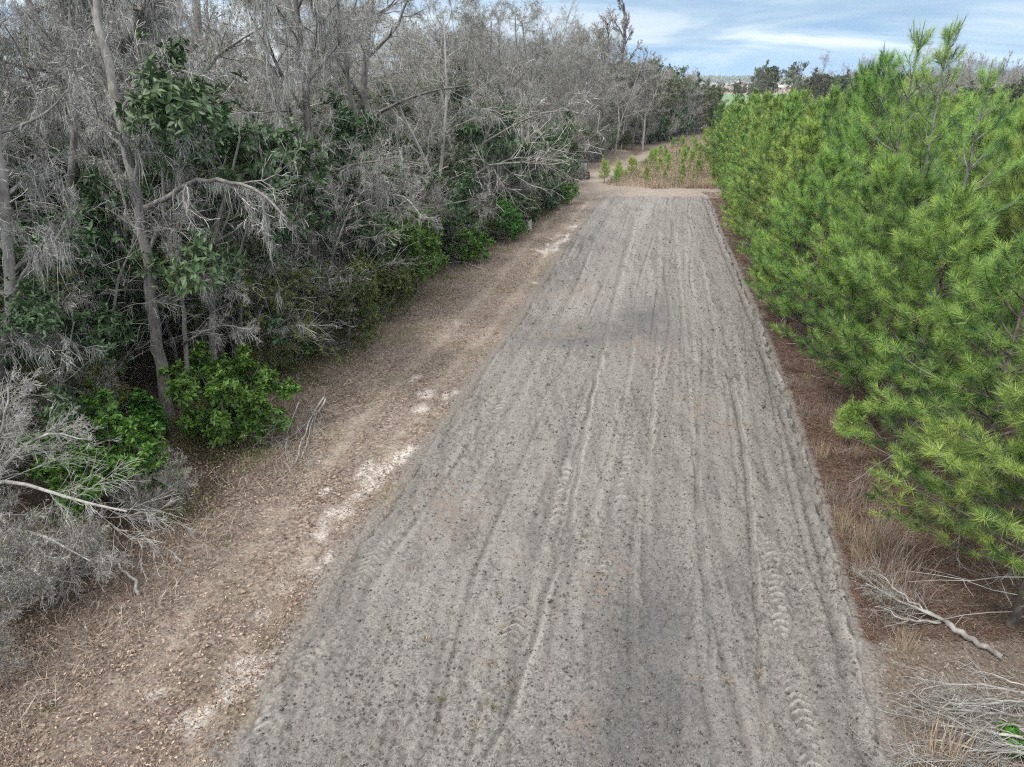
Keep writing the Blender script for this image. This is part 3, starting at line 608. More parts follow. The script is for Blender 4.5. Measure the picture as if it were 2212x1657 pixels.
for ps in SAP: ps[1][1].materials[0]=M['needle_tip']; ps[1][1].materials[2]=M['needle']
print('pines done')

# ------------------------------------------------------------------ named trees along the wood edge
def hero(name,label,mains,nm,bark='bark',p=None,rmin=.0055,lm=(.4,2.0),strands=16,mw=.016,kids0=(7,10),group=None,kidscale=1.0,parts_only=False,t0=.3,dead_tw=False):
    p=p or prm(rmin=rmin); ol=levels(); b=np.array(mains[0][0][0]); b[2]=0
    for pts,r0,r1,lev in mains:
        P,L=resample(np.array(pts)-b,max(8,int(len(pts)*2.5)),.012+.0012*np.linalg.norm(np.array(pts[0])-np.array(pts[-1])))
        if lev==0: P[0,2]-=.3
        P=[tuple(x) for x in P]; n=len(P)-1; rad=[r0+(r1-r0)*(i/n)**.8 for i in range(n+1)]
        ol[lev].append((P,rad)); ds=[_n(tuple(P[min(i+1,n)][k]-P[max(i-1,0)][k] for k in range(3))) for i in range(n+1)]
        q=prm(p); 
        if lev==0: q[0]['kids']=kids0; q[0]['t0']=t0
        else: q[1]['kids']=(8,12); q[1]['t0']=.3
        kids(ol,P,rad,ds,min(L,11)*kidscale,lev,q)
    parts=bare_parts(name,ol,nm,strands,lm,bark,mw,.2)
    if dead_tw: parts[1][1].materials[0]=M['dead']
    return place(name.rsplit('-')[0],parts,label,'tree',tuple(b),group=group)
A=lambda *q: [at(*x) for x in q]
hero('leaning_tree','thick leaning grey tree with a long bare arching limb, mossy, beside the slim pale tree',[
  (A((365,905,20.2),(345,780,20.3),(330,680,20.4),(316,560,20.6),(300,440,20.9),(270,300,21.2),(245,200,21.5),(215,60,22),(195,-90,22.6)),.21,.10,0),
  (A((302,452,20.9),(345,440,20.5),(400,395,19.8),(480,385,19.0),(560,410,18.3),(615,470,17.8)),.10,.03,1),
  (A((262,250,21.3),(300,165,20.6),(350,140,20.0),(395,155,19.6),(440,165,19.2)),.085,.03,1),
  (A((285,360,21),(240,250,20.4),(215,270,20),(205,215,19.8)),.06,.02,1)],420,kids0=(6,8),kidscale=.8,lm=(.5,2.2))
hero('slim_tree','slim pale crooked tree with white drooping twigs beside the bright green bush',[
  (A((410,880,21.4),(402,760,21.4),(392,650,21.3),(368,540,21.2),(352,450,21.1),(350,330,21)),.10,.035,0),
  (A((395,745,21.3),(430,720,20.8),(480,700,20.3),(540,712,19.8)),.045,.015,1),
  (A((385,640,21.2),(420,610,20.6),(470,600,20),(520,640,19.6)),.045,.015,1)],90,bark='bark_pale',kids0=(4,6),kidscale=.6,dead_tw=True)
hero('straight_tree','straight grey trunk rising out of the thicket behind the leaning tree',[
  (A((475,668,32),(458,560,32),(450,400,32.2),(440,270,32.5),(430,150,32.8),(424,0,33),(418,-90,33)),.27,.16,0),
  (A((452,380,32),(490,350,30),(540,330,28.5),(610,336,27)),.10,.03,1),
  (A((430,170,32.8),(480,110,31),(560,60,30),(640,20,30)),.10,.03,1)],420,bark='bark_pale')
hero('mossy_tree','tallest moss-laden dark trunk standing high behind the leaning tree',[
  (A((262,735,27.5),(250,560,27.6),(240,400,27.8),(226,200,28),(212,60,28.2),(200,-100,28.5)),.34,.24,0),
  (A((228,180,28),(290,70,27.5),(340,-60,27)),.14,.06,1),(A((240,330,27.8),(160,200,27),(110,60,26.5)),.14,.05,1)],700,bark='bark_dark',lm=(.8,3.2),strands=20,mw=.022,p=prm(rmin=.006,l1_kids=(9,12)))
hero('forked_tree','low forked grey tree with a long white limb reaching toward the tilled strip',[
  (A((950,508,49),(985,425,49),(978,335,49.5),(962,250,50),(950,170,50.5),(955,80,51)),.22,.07,0),
  (A((985,425,49),(1030,376,47),(1060,356,45.5),(1120,350,43.5),(1190,358,41.5),(1232,348,40)),.16,.035,1),
  (A((995,405,48.8),(1040,320,48),(1080,230,47.5),(1130,160,47)),.15,.04,1),(A((1045,310,48),(1110,270,46),(1180,240,44),(1250,238,42.5)),.09,.02,1)],300,rmin=.009)
hero('reaching_tree','grey tree throwing a long diagonal limb over the middle of the thicket',[
  (A((770,592,39),(772,450,39),(776,300,39.2),(788,150,39.5),(800,0,40),(806,-90,40)),.25,.13,0),
  (A((772,285,39),(830,235,36.5),(900,205,34.5),(960,190,33),(1005,185,32)),.13,.03,1),
  (A((782,210,39.3),(720,120,38),(690,20,38)),.11,.04,1),(A((790,130,39.5),(860,60,39),(900,-60,39)),.11,.04,1)],420,rmin=.008)
hero('ragged_tree','tallest ragged hung tree beyond the wood edge, twin dark stems against sky',[
  (A((1341,321,118),(1341,200,118),(1346,110,118),(1351,60,118),(1347,8,118)),.50,.14,0),
  (A((1341,210,118),(1375,170,118),(1398,120,118)),.26,.08,1),(A((1341,240,118),(1318,150,118),(1312,50,118)),.28,.09,1),
  (A((1318,170,118),(1300,130,117),(1292,70,117)),.2,.08,1)],600,rmin=.018,bark='bark_dark',lm=(.5,1.8),mw=.03,kids0=(12,15),p=prm(rmin=.02,l0_ang=(15,42),l0_up=.08,l1_ang=(18,45),l1_up=.07,l1_kids=(7,10),l2_up=.06,l2_ang=(20,45)))
hero('stubby_tree','broken-topped bare tree just left of the twin ragged stems',[
  (A((1312,320,119),(1303,240,119),(1288,180,119),(1270,110,119),(1272,78,119)),.34,.12,0),(A((1288,180,119),(1310,120,119),(1300,60,119)),.2,.08,1)],300,bark='bark',lm=(.5,1.6),mw=.03,p=prm(rmin=.02,l0_ang=(15,42),l0_up=.08,l1_ang=(18,45),l1_up=.07,l2_up=.06))
hero('pale_tree','slender white-barked bare tree standing alone before the far oaks',[
  (A((1388,325,114.6),(1393,260,114.6),(1399,200,114.8),(1390,160,115)),.17,.05,0),(A((1398,205,114.8),(1425,175,114),(1440,150,114)),.08,.03,1)],0,rmin=.013,bark='bark_pale')
hero('edge_tree','bare mossy tree cut by the frame beside the low grey treetop',[
  (A((-40,1010,16.0),(-10,860,16.2),(25,700,16.4),(20,560,16.6),(5,400,17),(-10,200,17.5)),.16,.10,0),(A((22,650,16.4),(70,560,15.9),(110,500,15.6)),.07,.02,1)],260,lm=(.5,2.4),kids0=(7,9),kidscale=.7,strands=20)
hero('drooping_tree','grey tree with a bleached limb drooping a curtain of twigs over the olive bushes',[
  (A((690,640,30),(692,540,30),(700,450,30),(716,372,29.8)),.13,.09,0),
  (A((716,372,29.8),(760,355,28.2),(810,348,27),(858,340,26)),.085,.025,1),
  (A((700,450,30),(660,400,29),(640,330,29)),.06,.02,1)],220,bark='bark',kids0=(4,6),kidscale=.7,lm=(.4,1.6),dead_tw=True)
hero('drooping_tree','slender pale tree arching low beside the tall vine-clad bush',[
  (A((722,600,32),(755,500,31),(800,440,29.5),(850,416,28.5),(885,425,27.8),(905,460,27.3)),.075,.02,0)],60,bark='bark_pale',kids0=(12,15),kidscale=.55,lm=(.3,1.2),t0=.3,dead_tw=True)
hero('drooping_tree','grey moss-hung tree with crossed bleached limbs over the wood corner',[
  (A((150,860,23),(160,640,23),(150,430,23.3),(170,250,23.6),(150,60,24),(160,-60,24)),.15,.09,0),
  (A((158,560,23),(230,480,22),(290,470,21.4),(330,500,21)),.06,.02,1),(A((150,420,23.3),(90,330,22.5),(30,310,22)),.06,.02,1)],300,bark='bark',kids0=(6,8),kidscale=.7,lm=(.4,2.0),dead_tw=True)
# low grey treetop fallen at the bottom edge of the wood
TWIG=prm(THICK,rmin=.003,l0_kids=(14,18),l0_rr=.22,l0_ratio=(.45,.75),l1_kids=(7,10),l1_ratio=(.45,.8),l1_rr=.4,l2_kids=(4,6),l2_ratio=(.5,.8),l2_rr=.45,l3_kids=(1,2),l0_w=.14)
hero('fallen_treetop','leafless grey treetop sprawling over the leaves at the wood edge, white limbs',[
  (A((-90,1190,13.2),(-20,1030,13.0),(90,1058,12.7),(180,1085,12.5),(275,1105,12.3)),.075,.02,0),
  (A((-40,1090,13.1),(40,1150,12.4),(110,1160,12.2),(200,1215,11.9)),.06,.015,0),
  (A((-30,1040,13.2),(10,900,13.2),(18,835,13.2)),.05,.015,0),(A((-60,1180,13),(60,1240,11.9),(170,1260,11.7)),.05,.012,0),
  (A((-20,1030,13.1),(90,930,13.4),(200,950,13.3)),.05,.012,0)],110,bark='bark_pale',p=TWIG,kids0=(8,11),kidscale=.62,lm=(.2,.9),t0=.1,dead_tw=True)
# ------------------------------------------------------------------ the wood on the near side
placed=[(-11,20.2),(-10.9,21.5),(-18.5,32),(-19,27.5),(-4.9,49),(-9,39),(-13.8,16)]
def spot(x,y,dmin):
    for a,b in placed:
        if (a-x)**2+(b-y)**2<dmin*dmin: return False
    placed.append((x,y)); return True
def infront(x,y): return y>4 and abs(x)<.76*y+5
HWL=[('tall straight grey hardwood with thin moss, one of those crowded inside the near wood','bare_tree'),
     ('fork-trunked grey hardwood draped in moss, one of those crowded inside the near wood','bare_tree'),
     ('leaning grey hardwood with long trailing moss, one of those crowded inside the near wood','bare_tree'),
     ('dark-barked hardwood smothered in moss, one of those crowded inside the near wood','bare_tree'),
     ('slim pale hardwood just budding, one of those crowded inside the near wood','bare_tree'),
     ('twin-stemmed pale hardwood just budding, one of those crowded inside the near wood','bare_tree')]
HWG=['straight hardwoods in the near wood','forked hardwoods in the near wood','leaning hardwoods in the near wood','moss-smothered hardwoods in the near wood','slim budding hardwoods in the near wood','twin-stemmed hardwoods in the near wood']
cnt=0
for k in range(9000):
    y=9+99*rnd.random()**.8; e=2.2+40*rnd.random()**1.5; x=float(Fx(min(y,66)))-e-(max(0,y-66)*.15)
    if not infront(x,y) or x>.14*y-2 and y>72: continue
    if y<17 and e<6 or (y<27 and abs(x/y+.56)<.11): continue
    if e>24 and rnd.random()<.45: continue
    if y<31 and -.66<x/y<-.30 and rnd.random()<.7: continue
    if not spot(x,y,2.9+.032*y+.03*e): continue
    i=rnd.choices(range(6),(3,3,3,3,3,3))[0]; s=rnd.uniform(.8,1.08)*(.93 if y>55 else 1)
    place(HWL[i][1],HW[i],HWL[i][0],'tree',(x,y,0),rnd.random()*6.28,HWG[i],s); cnt+=1
print('hardwoods',cnt)
THL=['tall leafless sapling clump hung with moss, one of those filling the near wood','spreading leafless thicket with a few buds, one of those filling the near wood','low twiggy brush, one of those along the foot of the near wood']
THG=['leafless sapling clumps in the near wood','spreading thickets in the near wood','low twiggy brush along the near wood']
placed2=[]; c2=0
for k in range(6000):
    y=9+75*rnd.random()**.9; e=.9+24*rnd.random()**1.7; x=float(Fx(min(y,66)))-e
    if not infront(x,y) or (y<18 and e<5) or (y<21.5 and abs(x/y+.53)<.085): continue
    d=1.9+.016*y
    if any((a-x)**2+(b-y)**2<d*d for a,b in placed2): continue
    if y<30 and -.66<x/y<-.26 and rnd.random()<.5: continue
    placed2.append((x,y)); i=rnd.choices((0,1,2),(4,3,1.5) if e>2 else (1,2,4))[0]
    place('leafless_thicket' if i<2 else 'twiggy_brush',TH[i],THL[i],'shrub',(x,y,0),rnd.random()*6.28,THG[i],rnd.uniform(.8,1.2)); c2+=1
    if c2>125: break
print('thickets',c2)
# evergreens: measured ones first
def ever(kind,name,label,u,v,sc,rz=None,cat='bush',group=None,dx=0,dy=0):
    x,y=ground(u,v); return place(name,EV[kind],label,cat,(x+dx,y+dy,0),rnd.random()*6.28 if rz is None else rz,group,sc)
ever('bush_bright','evergreen_bush','bright glossy green bush right beside the white drooping slim tree',505,950,1.05)
ever('bush_bright','evergreen_bush','bright green leafy bush behind the leafless fallen treetop',235,1085,1.0)
ever('bush_bright','evergreen_bush','small bright green bush low behind the fallen treetop',190,990,.8)
ever('bush_vine','evergreen_bush','tallest bright green vine-clad bush on the strip-facing wood edge',895,640,1.02)
ever('bush_bright','evergreen_bush','bright green bush under the forked tree',1010,565,.85)
ever('bush_vine','evergreen_bush','bright green bush next beyond the forked tree',1095,520,.62)
ever('bush_vine','evergreen_bush','dark-hearted bright bush last before the dirt crossing',1228,440,.42)
ever('bush_olive','olive_bush','wide olive green bush bulging onto the brown verge',745,760,1.35)
ever('bush_olive','olive_bush','olive bush next to the tall vine-clad bush',820,690,1.2)
ever('shrub_olive','olive_shrub','tall yellowish olive shrub behind the wide olive bush',660,690,.85)
ever('shrub_olive','olive_shrub','yellow olive shrub hanging over the verge beside the bright bush',590,830,.5)
ever('sprig','evergreen_sprig','few-stemmed bright green sprig under the olive shrub',650,770,1.3)
ever('sprig','evergreen_sprig','bright green sprig between the slim tree and olive shrub',575,800,1.2)
ever('sprig','evergreen_sprig','bright green sprig behind the slim pale tree',480,850,1.3)
ever('sprig','evergreen_sprig','bright green sprig on the dark floor behind the bright bush',300,960,1.1)
ever('sprig','evergreen_sprig','bright green sprig below the broad-leaved dark tree',255,930,1.2)
ever('mag_mid','broadleaf_evergreen','dark broad-leaved evergreen beside the frame-cut mossy tree',110,900,1.0)
ever('mag_mid','broadleaf_evergreen','dark broad-leaved evergreen between the two mossy trunks',200,850,.9)
ever('mag_tall','broadleaf_evergreen','tall dark broad-leaved tree left of the leaning trunk',255,760,1.0,cat='tree')
ever('mag_tall','broadleaf_evergreen','tallest dark broad-leaved tree near the wood corner',60,740,1.1,cat='tree')
ever('mag_tall','broadleaf_evergreen','dark broad-leaved tree behind the straight grey trunk',520,640,.95,cat='tree')
ever('mag_mid','broadleaf_evergreen','dark broad-leaved evergreen right of the straight grey trunk',620,655,1.15)
ever('mag_mid','broadleaf_evergreen','dark evergreen beneath the diagonal limb',720,610,1.1)
# dark hedge of bushes down the edge towards the crossing
for j,(u,v) in enumerate([(860,625),(930,598),(975,575),(1050,545),(1070,530),(1130,505),(1160,490),(1180,475),(1205,462),(1222,450),(1120,485),(1040,520),(940,560),(830,640)]):
    k=('bush_dark','bush_olive','bush_dark')[j%3]; x,y=ground(u,v)
    place('dark_bush' if k=='bush_dark' else 'olive_bush',EV[k],'dark green bush in the close row edging the verge' if k=='bush_dark' else 'small dull olive bush in the close row edging the verge','bush',(x-1.3,y,0),rnd.random()*6,'dark bushes edging the verge' if k=='bush_dark' else 'olive bushes edging the verge',rnd.uniform(.75,1.05))
EVL={'mag_tall':'dark broad-leaved tree, one of those mixed among bare trunks inside the near wood','mag_mid':'dark broad-leaved evergreen, one of the understory inside the near wood','bush_dark':'dark rounded bush, one of the understory inside the near wood','shrub_olive':'dull olive shrub, one of the understory inside the near wood'}
for k in range(15):
    y=22+18*rnd.random(); x=-y*rnd.uniform(.47,.76)
    if abs(x/y+.545)<.03: continue
    place('broadleaf_evergreen',EV['mag_tall'],'tall dark broad-leaved tree, one of the leafy group filling the wood corner','tree',(x,y,0),rnd.random()*6.28,'leafy group in the wood corner',rnd.uniform(.95,1.4))
for k in range(12):
    y=36+16*rnd.random(); x=float(Fx(y))-rnd.uniform(2.5,8); place('broadleaf_evergreen',EV['mag_tall'],'dark broad-leaved tree, one of the leafy group below the diagonal limb','tree',(x,y,0),rnd.random()*6.28,'leafy group below the diagonal limb',rnd.uniform(.7,1.05))
p3=[];c3=0
for k in range(5000):
    y=15+70*rnd.random(); e=1.8+30*rnd.random()**1.3; x=float(Fx(min(y,66)))-e
    if not infront(x,y) or (y<19 and e<5) or (y<21 and abs(x/y+.53)<.075): continue
    d=1.9+.018*y
    if any((a-x)**2+(b-y)**2<d*d for a,b in p3): continue
    p3.append((x,y)); kk=rnd.choices(('mag_tall','mag_mid','bush_dark','shrub_olive'),(5,5,2,3))[0]
    place({'mag_tall':'broadleaf_evergreen','mag_mid':'broadleaf_evergreen','bush_dark':'dark_bush','shrub_olive':'olive_shrub'}[kk],EV[kk],EVL[kk],'tree' if kk=='mag_tall' else 'bush',(x,y,0),rnd.random()*6.28,kk and {'mag_tall':'broad-leaved trees inside the near wood','mag_mid':'understory evergreens inside the near wood','bush_dark':'understory bushes inside the near wood','shrub_olive':'olive shrubs inside the near wood'}[kk],rnd.uniform(.75,1.5)); c3+=1
    if c3>270: break
print('evergreens',c3)
# leafy oaks closing the wood behind
for k in range(46):
    y=30+85*rnd.random(); e=14+34*rnd.random(); x=float(Fx(min(y,66)))-e
    if not infront(x,y): continue
    place('live_oak',OAK[k%2],'grey-green leafy oak, one of those closing the back of the near wood','tree',(x,y,0),rnd.random()*6.28,'oaks at the back of the near wood',rnd.uniform(.8,1.05))
# far side of the path
for j,(u,v,sc,o) in enumerate([(1455,300,1.02,0),(1490,292,.95,1),(1425,305,.92,1),(1520,283,.95,0),(1545,275,.9,1),(1480,285,1.12,0),(1440,285,1.1,1),(1410,290,.95,0),(1530,268,1.05,0)]):
    x,y=ground(u,v); place('live_oak',OAK[o],'leafy grey-green oak, one of the clump above the pale path','tree',(x-8,y+10,0),rnd.random()*6,'oaks above the pale path',sc*1.3)
for j in range(95):
    f=rnd.random()**1.6; y=86+42*f; x=9+ (y-86)*.40+rnd.uniform(-26,-1.5); 
    i=rnd.choice((0,1,4,5,4,5)); place('bare_tree',HW[i],'grey bare hardwood, one of those beyond the curving path','tree',(x,y,0),rnd.random()*6.28,'bare hardwoods beyond the path',rnd.uniform(.7,.95))
for j in range(56):
    y=80+85*rnd.random(); x=8+(y-86)*.40+rnd.uniform(-9,1.0)-.5; i=rnd.choice((1,2,2))
    place('twiggy_brush',TH[i],'low mauve-grey brush, one of those lining the far bank of the path','shrub',(x,y,0),rnd.random()*6.28,'brush lining the far bank of the path',rnd.uniform(.7,1.1))
for j in range(34):
    y=86+75*rnd.random(); x=8+(y-86)*.40+rnd.uniform(-9,-2); kk=rnd.choice(('bush_dark','bush_vine','bush_dark','bush_olive'))
    place('dark_bush',EV[kk],'dark green bush, one of those beneath the trees beyond the path','bush',(x,y,0),rnd.random()*6.28,'bushes beneath the trees beyond the path',rnd.uniform(.8,1.3))
for j in range(62):
    y=rnd.uniform(126,166); px=np.interp(y,[104,131,151,176,200],[18,29,41,56,71]); x=px-2-15*rnd.random()**1.3; k=j%5; f=1-.0035*(y-126)
    if k==0: place('live_oak',OAK[j%2],'mid-sized leafy oak, one of those in the scrub above the pale path','tree',(x-2,y,0),rnd.random()*6,'mid-sized oaks in the scrub above the path',rnd.uniform(.85,1.25)*f)
    elif k==1: place('bare_tree',HW[(0,1,4,5)[j%4]],'small bare hardwood, one of those in the scrub above the pale path','tree',(x-1,y,0),rnd.random()*6,'small bare hardwoods in the scrub above the path',rnd.uniform(.55,.72)*f)
    elif k in(2,4): place('dark_bush',EV[('bush_dark','shrub_olive')[j%2]],'dark green bush, one of those in the scrub above the pale path','bush',(x,y,0),rnd.random()*6,'bushes in the scrub above the path',rnd.uniform(1.2,1.9))
    else: place('leafless_thicket',TH[j%2],'grey leafless thicket, one of those in the scrub above the pale path','shrub',(x+1,y,0),rnd.random()*6,'thickets in the scrub above the path',rnd.uniform(.7,1.1))
# ------------------------------------------------------------------ undergrowth along the wood edge
def inwood(n,y0,y1,e0,e1,p=1.5):
    y=near_y(n,y0,y1,p); x=Fx(y)-e0-(e1-e0)*rng.random(n); return x,y
mb=MB(); x,y=inwood(90000,7,62,-1.0,7); k=(fbm(x*.9,y*.9,3,201)+rng.random(len(x))*.25-.06*np.maximum(0,-(Fx(y)-x))>.60+.30*sst(21,12,y)); x,y=x[k],y[k]; n=len(x)
hh=(.06+.5*rng.random(n)**2)*sst(-1.3,1.2,Fx(y)-x)
P=np.stack([x,y,gz(x,y)+hh],1); L=.035+.05*rng.random(n)+.0008*y; leaves(mb,P,nrm(rdir(n)+np.array([0,0,.3])),rdir(n),L,L*.5)
o=link('undergrowth',mb.mesh('undergrowth',M['olive'])); tag(o,'dull green weeds and seedlings at the foot of the wood','undergrowth',kind='stuff')
mb=MB(); x,y=inwood(34000,7,62,-1.2,8); k=(fbm(x*.8,y*.8,3,203)+rng.random(len(x))*.3>.58); x,y=x[k],y[k]; n=len(x)
P=np.stack([x,y,gz(x,y)],1); L=.1+.5*rng.random(n)**1.8; d=nrm(rng.normal(size=(n,3))*np.array([.6,.6,.2])+np.array([0,0,.6])); blades(mb,P,P+d*L[:,None],.007+.0003*y,rng.normal(size=(n,3))*.05,segs=2)
o=link('dead_stems',mb.mesh('dead_stems',M['weed'])); tag(o,'dead grey stems and twigs standing at the wood edge','dead stems',kind='stuff')
# ------------------------------------------------------------------ pine plantation
def toppix(u,v,y):
    p=at(u,v,y); return p[0],p[1],p[2]
def pine(parts,label,x,y,h,base,group,name='pine_tree',w=1.0):
    s=h/base; return place(name,parts,label,'pine',(x,y,0),rnd.random()*6.28,group,(s*w,s*w,s))
pl=[]
for (u,v,y,lab,pt,bh) in [(2000,45,25.0,'tallest pine with a bare pale trunk showing and upright candle shoots',PT[0],10),(2062,52,23.5,'tall pine next to the tallest, its forked candles against the sky',PT[1],10),(2145,130,21,'tall pine with a bare curved grey trunk, third along from the tallest',PT[0],10),(1918,112,32,'pine with two slender candles well apart from the tallest pair',PN[1],9),(1870,140,37,'pine whose leader just breaks the horizon beside the two-candle pine',PN[2],9)]:
    X_,Y_,h_=toppix(u,v,y); pl.append((X_,Y_)); pine(pt,lab,X_,Y_,h_,bh,None)
front=[(9.95,10.9,6.4,'nearest pine, its dark trunk foot showing beside the fallen log'),(10.7,14.0,7.2,'second pine along the edge, behind the one by the fallen log'),(10.8,17.3,7.6,'third edge pine, low limbs over the dead weeds'),(11.3,20.0,7.8,'edge pine with trunk foot bare above the red needle carpet'),(11.7,22.6,7.8,'edge pine whose boughs shade the widest red needle patch')]
for k,(x,y,h,lab) in enumerate(front): pl.append((x,y)); pine(PN_edge[k%3],lab,x,y,h,7.6,None,w=(1.5,1.3,1.15,1.1,1.1)[k])
c4=0
rows=0
for k in range(20):
    off=1.35+2.6*k
    y=11.5+(k%2)*1.3
    while y<112:
        x=float(Rx(min(y,67)))+(max(0,y-67)*.22)+off+(1.1 if y>58 else 0)+rnd.gauss(0,.25); yy=y+rnd.gauss(0,.3)
        if y>100 and k==0 or not (abs(x)<.76*yy+3.5) or (y>74 and off>30) : y+=2.6; continue
        if all((a-x)**2+(b-yy)**2>4.4 for a,b in pl) and not(k==0 and yy<24.2):
            pl.append((x,yy)); near=yy<30; mid=yy<56
            h=rnd.uniform(6.6,8.6) if k==0 else rnd.uniform(7.2,9.8)
            if yy>55: h*=.93
            if k==0: ps=rnd.choice(PN_edge) if near else rnd.choice(PM) if mid else rnd.choice(PF)
            else: ps=rnd.choice(PN) if near else rnd.choice(PM) if mid else rnd.choice(PF)
            bh=7.6 if ps in PN_edge else 8 if ps in PF else 9
            if k==0: lab,gr='green pine, one of the outer row overhanging the tilled strip','outer row of plantation pines'
            elif k<4: lab,gr='green pine, one of those close behind the outer plantation row','inner plantation pines'
            else: lab,gr='green pine, one of those deep within the plantation','deep plantation pines'
            pine(ps,lab,x,yy,h,bh,gr,w=1.15 if k==0 else 1.0); c4+=1
        y+=2.6
print('pines placed',c4)
x,y=ground(1830,955); pine(SAP[0],'low yellow-green pine seedling out on the red needle carpet',x,y,1.3,2.2,None,'pine_seedling',1.5)
# saplings in the rough patch beyond the crossing
c5=0; sp=[]
def inpoly(x,y,P):
    c=False
    for (x1,y1),(x2,y2) in zip(P,P[1:]+P[:1]):
        if (y1>y)!=(y2>y) and x<(x2-x1)*(y-y1)/(y2-y1)+x1: c=not c
    return c
for (u,v,h,l) in [(1305,396,2.1,'young pine at the tip of the rough patch, nearest the vehicle'),(1335,392,1.9,'second young pine from the tip of the rough patch')]:
    x,y=ground(u,v); sp.append((x,y)); pine(SAP[1],l,x,y,h*1.15,2.2,None,'pine_sapling')
for k in range(3000):
    x=rnd.uniform(10,48); y=rnd.uniform(72,148)
    if not inpoly(x,y,SAPF) or any((a-x)**2+(b-y)**2<4.0 for a,b in sp): continue
    if x>25+ (y-76)*.3 or rnd.random()<.1: continue
    sp.append((x,y)); pine(rnd.choice(SAP),'young pine, one of those dotted over the rough patch past the crossing',x,y,rnd.uniform(.8,2.0),2.2,'young pines in the rough patch','pine_sapling'); c5+=1
    if c5>150: break
print('saplings',c5)
mb=MB(); n=52000; y=72.2+78*rng.random(n)**1.4; x=9+(y-75)*.38+rng.random(n)*24
ok=np.zeros(n,bool); 
for i in range(n): ok[i]=inpoly(x[i],y[i],SAPF)
x,y=x[ok],y[ok]; n=len(x); P=np.stack([x,y,np.zeros(n)],1); L=.35+.75*rng.random(n); d=nrm(rng.normal(size=(n,3))*.25+np.array([0,0,1])); hf=n//2; blades(mb,P[:hf],P[:hf]+(d*L[:,None])[:hf],.025,mi=1); blades(mb,P[hf:],P[hf:]+(d*L[:,None])[hf:],.025)
o=link('tall_dry_grass',mb.mesh('tall_dry_grass',[M['weed'],M['straw']])); tag(o,'mauve-brown dead grass and weeds of the rough patch','dry grass',kind='stuff')
n=36000; y=72.5+74*rng.random(n)**1.3; x=9+(y-75)*.38+rng.random(n)*24; ok=np.array([inpoly(a,b,SAPF) for a,b in zip(x,y)])&(fbm(x*.35,y*.2,3,305)>.40); x,y=x[ok],y[ok]; n=len(x)
P=np.stack([x,y,.1+.7*rng.random(n)],1); L=.10+.12*rng.random(n); mb=MB(); leaves(mb,P,rdir(n),rdir(n),L,L*.5); o=link('green_weeds',mb.mesh('green_weeds',M['olive'])); tag(o,'olive green weeds mixed through the rough patch','weeds',kind='stuff')
mb=MB(); n=3000; u=rng.random(n); x=12+u*14; y=72.6+rng.random(n)**2*2.0; k=fbm(x*.9,y*.3,2,301)>.5; x,y=x[k],y[k]; n=len(x); P=np.stack([x,y,np.zeros(n)],1); d=nrm(rng.normal(size=(n,3))*.2+np.array([0,0,1])); blades(mb,P,P+d*(.6+.5*rng.random(n))[:,None],.03)
o=link('broomsedge_stand',mb.mesh('broomsedge_stand',M['straw'])); tag(o,'tawny broomsedge fringe along the pale crossing','dry grass',kind='stuff')
# ------------------------------------------------------------------ tufts, weeds, dead wood
def tuft_mesh(name,n,h,sp,w,mt,lean=.25):
    mb=MB(); P=np.stack([rng.normal(size=n)*sp,rng.normal(size=n)*sp,np.zeros(n)-.02],1); d=nrm(P*np.array([1,1,0])/max(sp,1e-3)*lean*.5+rng.normal(size=(n,3))*lean*.5+np.array([0,0,1])); L=h*(.45+.6*rng.random(n))
    blades(mb,P,P+d*L[:,None],w,rng.normal(size=(n,3))*.04*h+np.array([0,0,.02]),segs=2); return mb.mesh(name,M[mt])
SEDGE=[tuft_mesh('sedge%d'%i,90,1.0,.10,.008,'straw') for i in range(2)]
DWEED=[tuft_mesh('dead_weed%d'%i,70,1.0,.22,.008,'weed',.5) for i in range(2)]
def one(name,me,label,cat,u,v,sc,group=None):
    x,y=ground(u,v); o=link(name,me,None,(x,y,.0)); o.rotation_euler=(0,0,rnd.random()*6); o.scale=(sc,)*3; return tag(o,label,cat,group)
one('grass_clump',SEDGE[0],'golden grass clump alone between the strip and the fallen log','grass clump',1955,1405,.75)
one('grass_clump',SEDGE[1],'upright golden grass clump rising out of the bleached branches','grass clump',2025,1650,1.25)
one('grass_clump',SEDGE[0],'short straw clump at the strip edge under the dead weeds','grass clump',1850,1210,.6)
for j,(u,v,sc) in enumerate([(1880,1190,1.5),(1905,1160,1.4),(1870,1120,1.1),(1840,1075,1.2),(1820,1150,.9),(1920,1230,1.5),(1940,1200,1.3),(1890,1290,1.4),(1915,1310,1.2),(1860,1040,1.1),(1810,1080,1.0),(1960,1260,1.3),(1850,990,.8),(1930,1340,.9),(1985,1300,1.1)]):
    one('dead_weed',DWEED[j%2] if j%4 else SEDGE[1],'tall dead reddish weed, one of the stand between strip and nearest pines','weed',u,v,sc*.8,'dead weeds between strip and pines')
for j in range(54):
    y=12+rnd.random()**1.3*48; x=float(Rx(y))+rnd.uniform(.1,1.5); me=(DWEED+SEDGE)[j%4] if j%3 else DWEED[0]; o=link('dead_weed',me,None,(x,y,0)); o.scale=(rnd.uniform(.35,.8),)*3; o.rotation_euler=(0,0,rnd.random()*6)
    tag(o,'short dead weed, one of those dotted along the red needle strip','weed','dead weeds dotted along the needle strip')
for j,(u,v,sc) in enumerate([(30,1330,.55),(110,1310,.5),(-20,1400,.5),(190,1240,.45),(60,1250,.6),(330,1140,.4),(400,1090,.4),(10,1480,.35)]):
    x,y=ground(u,v); place('twiggy_brush',TH[2],'low dead brush, one of those beneath the fallen grey treetop','shrub',(x,y,0),rnd.random()*6,'dead brush beneath the fallen treetop',sc)
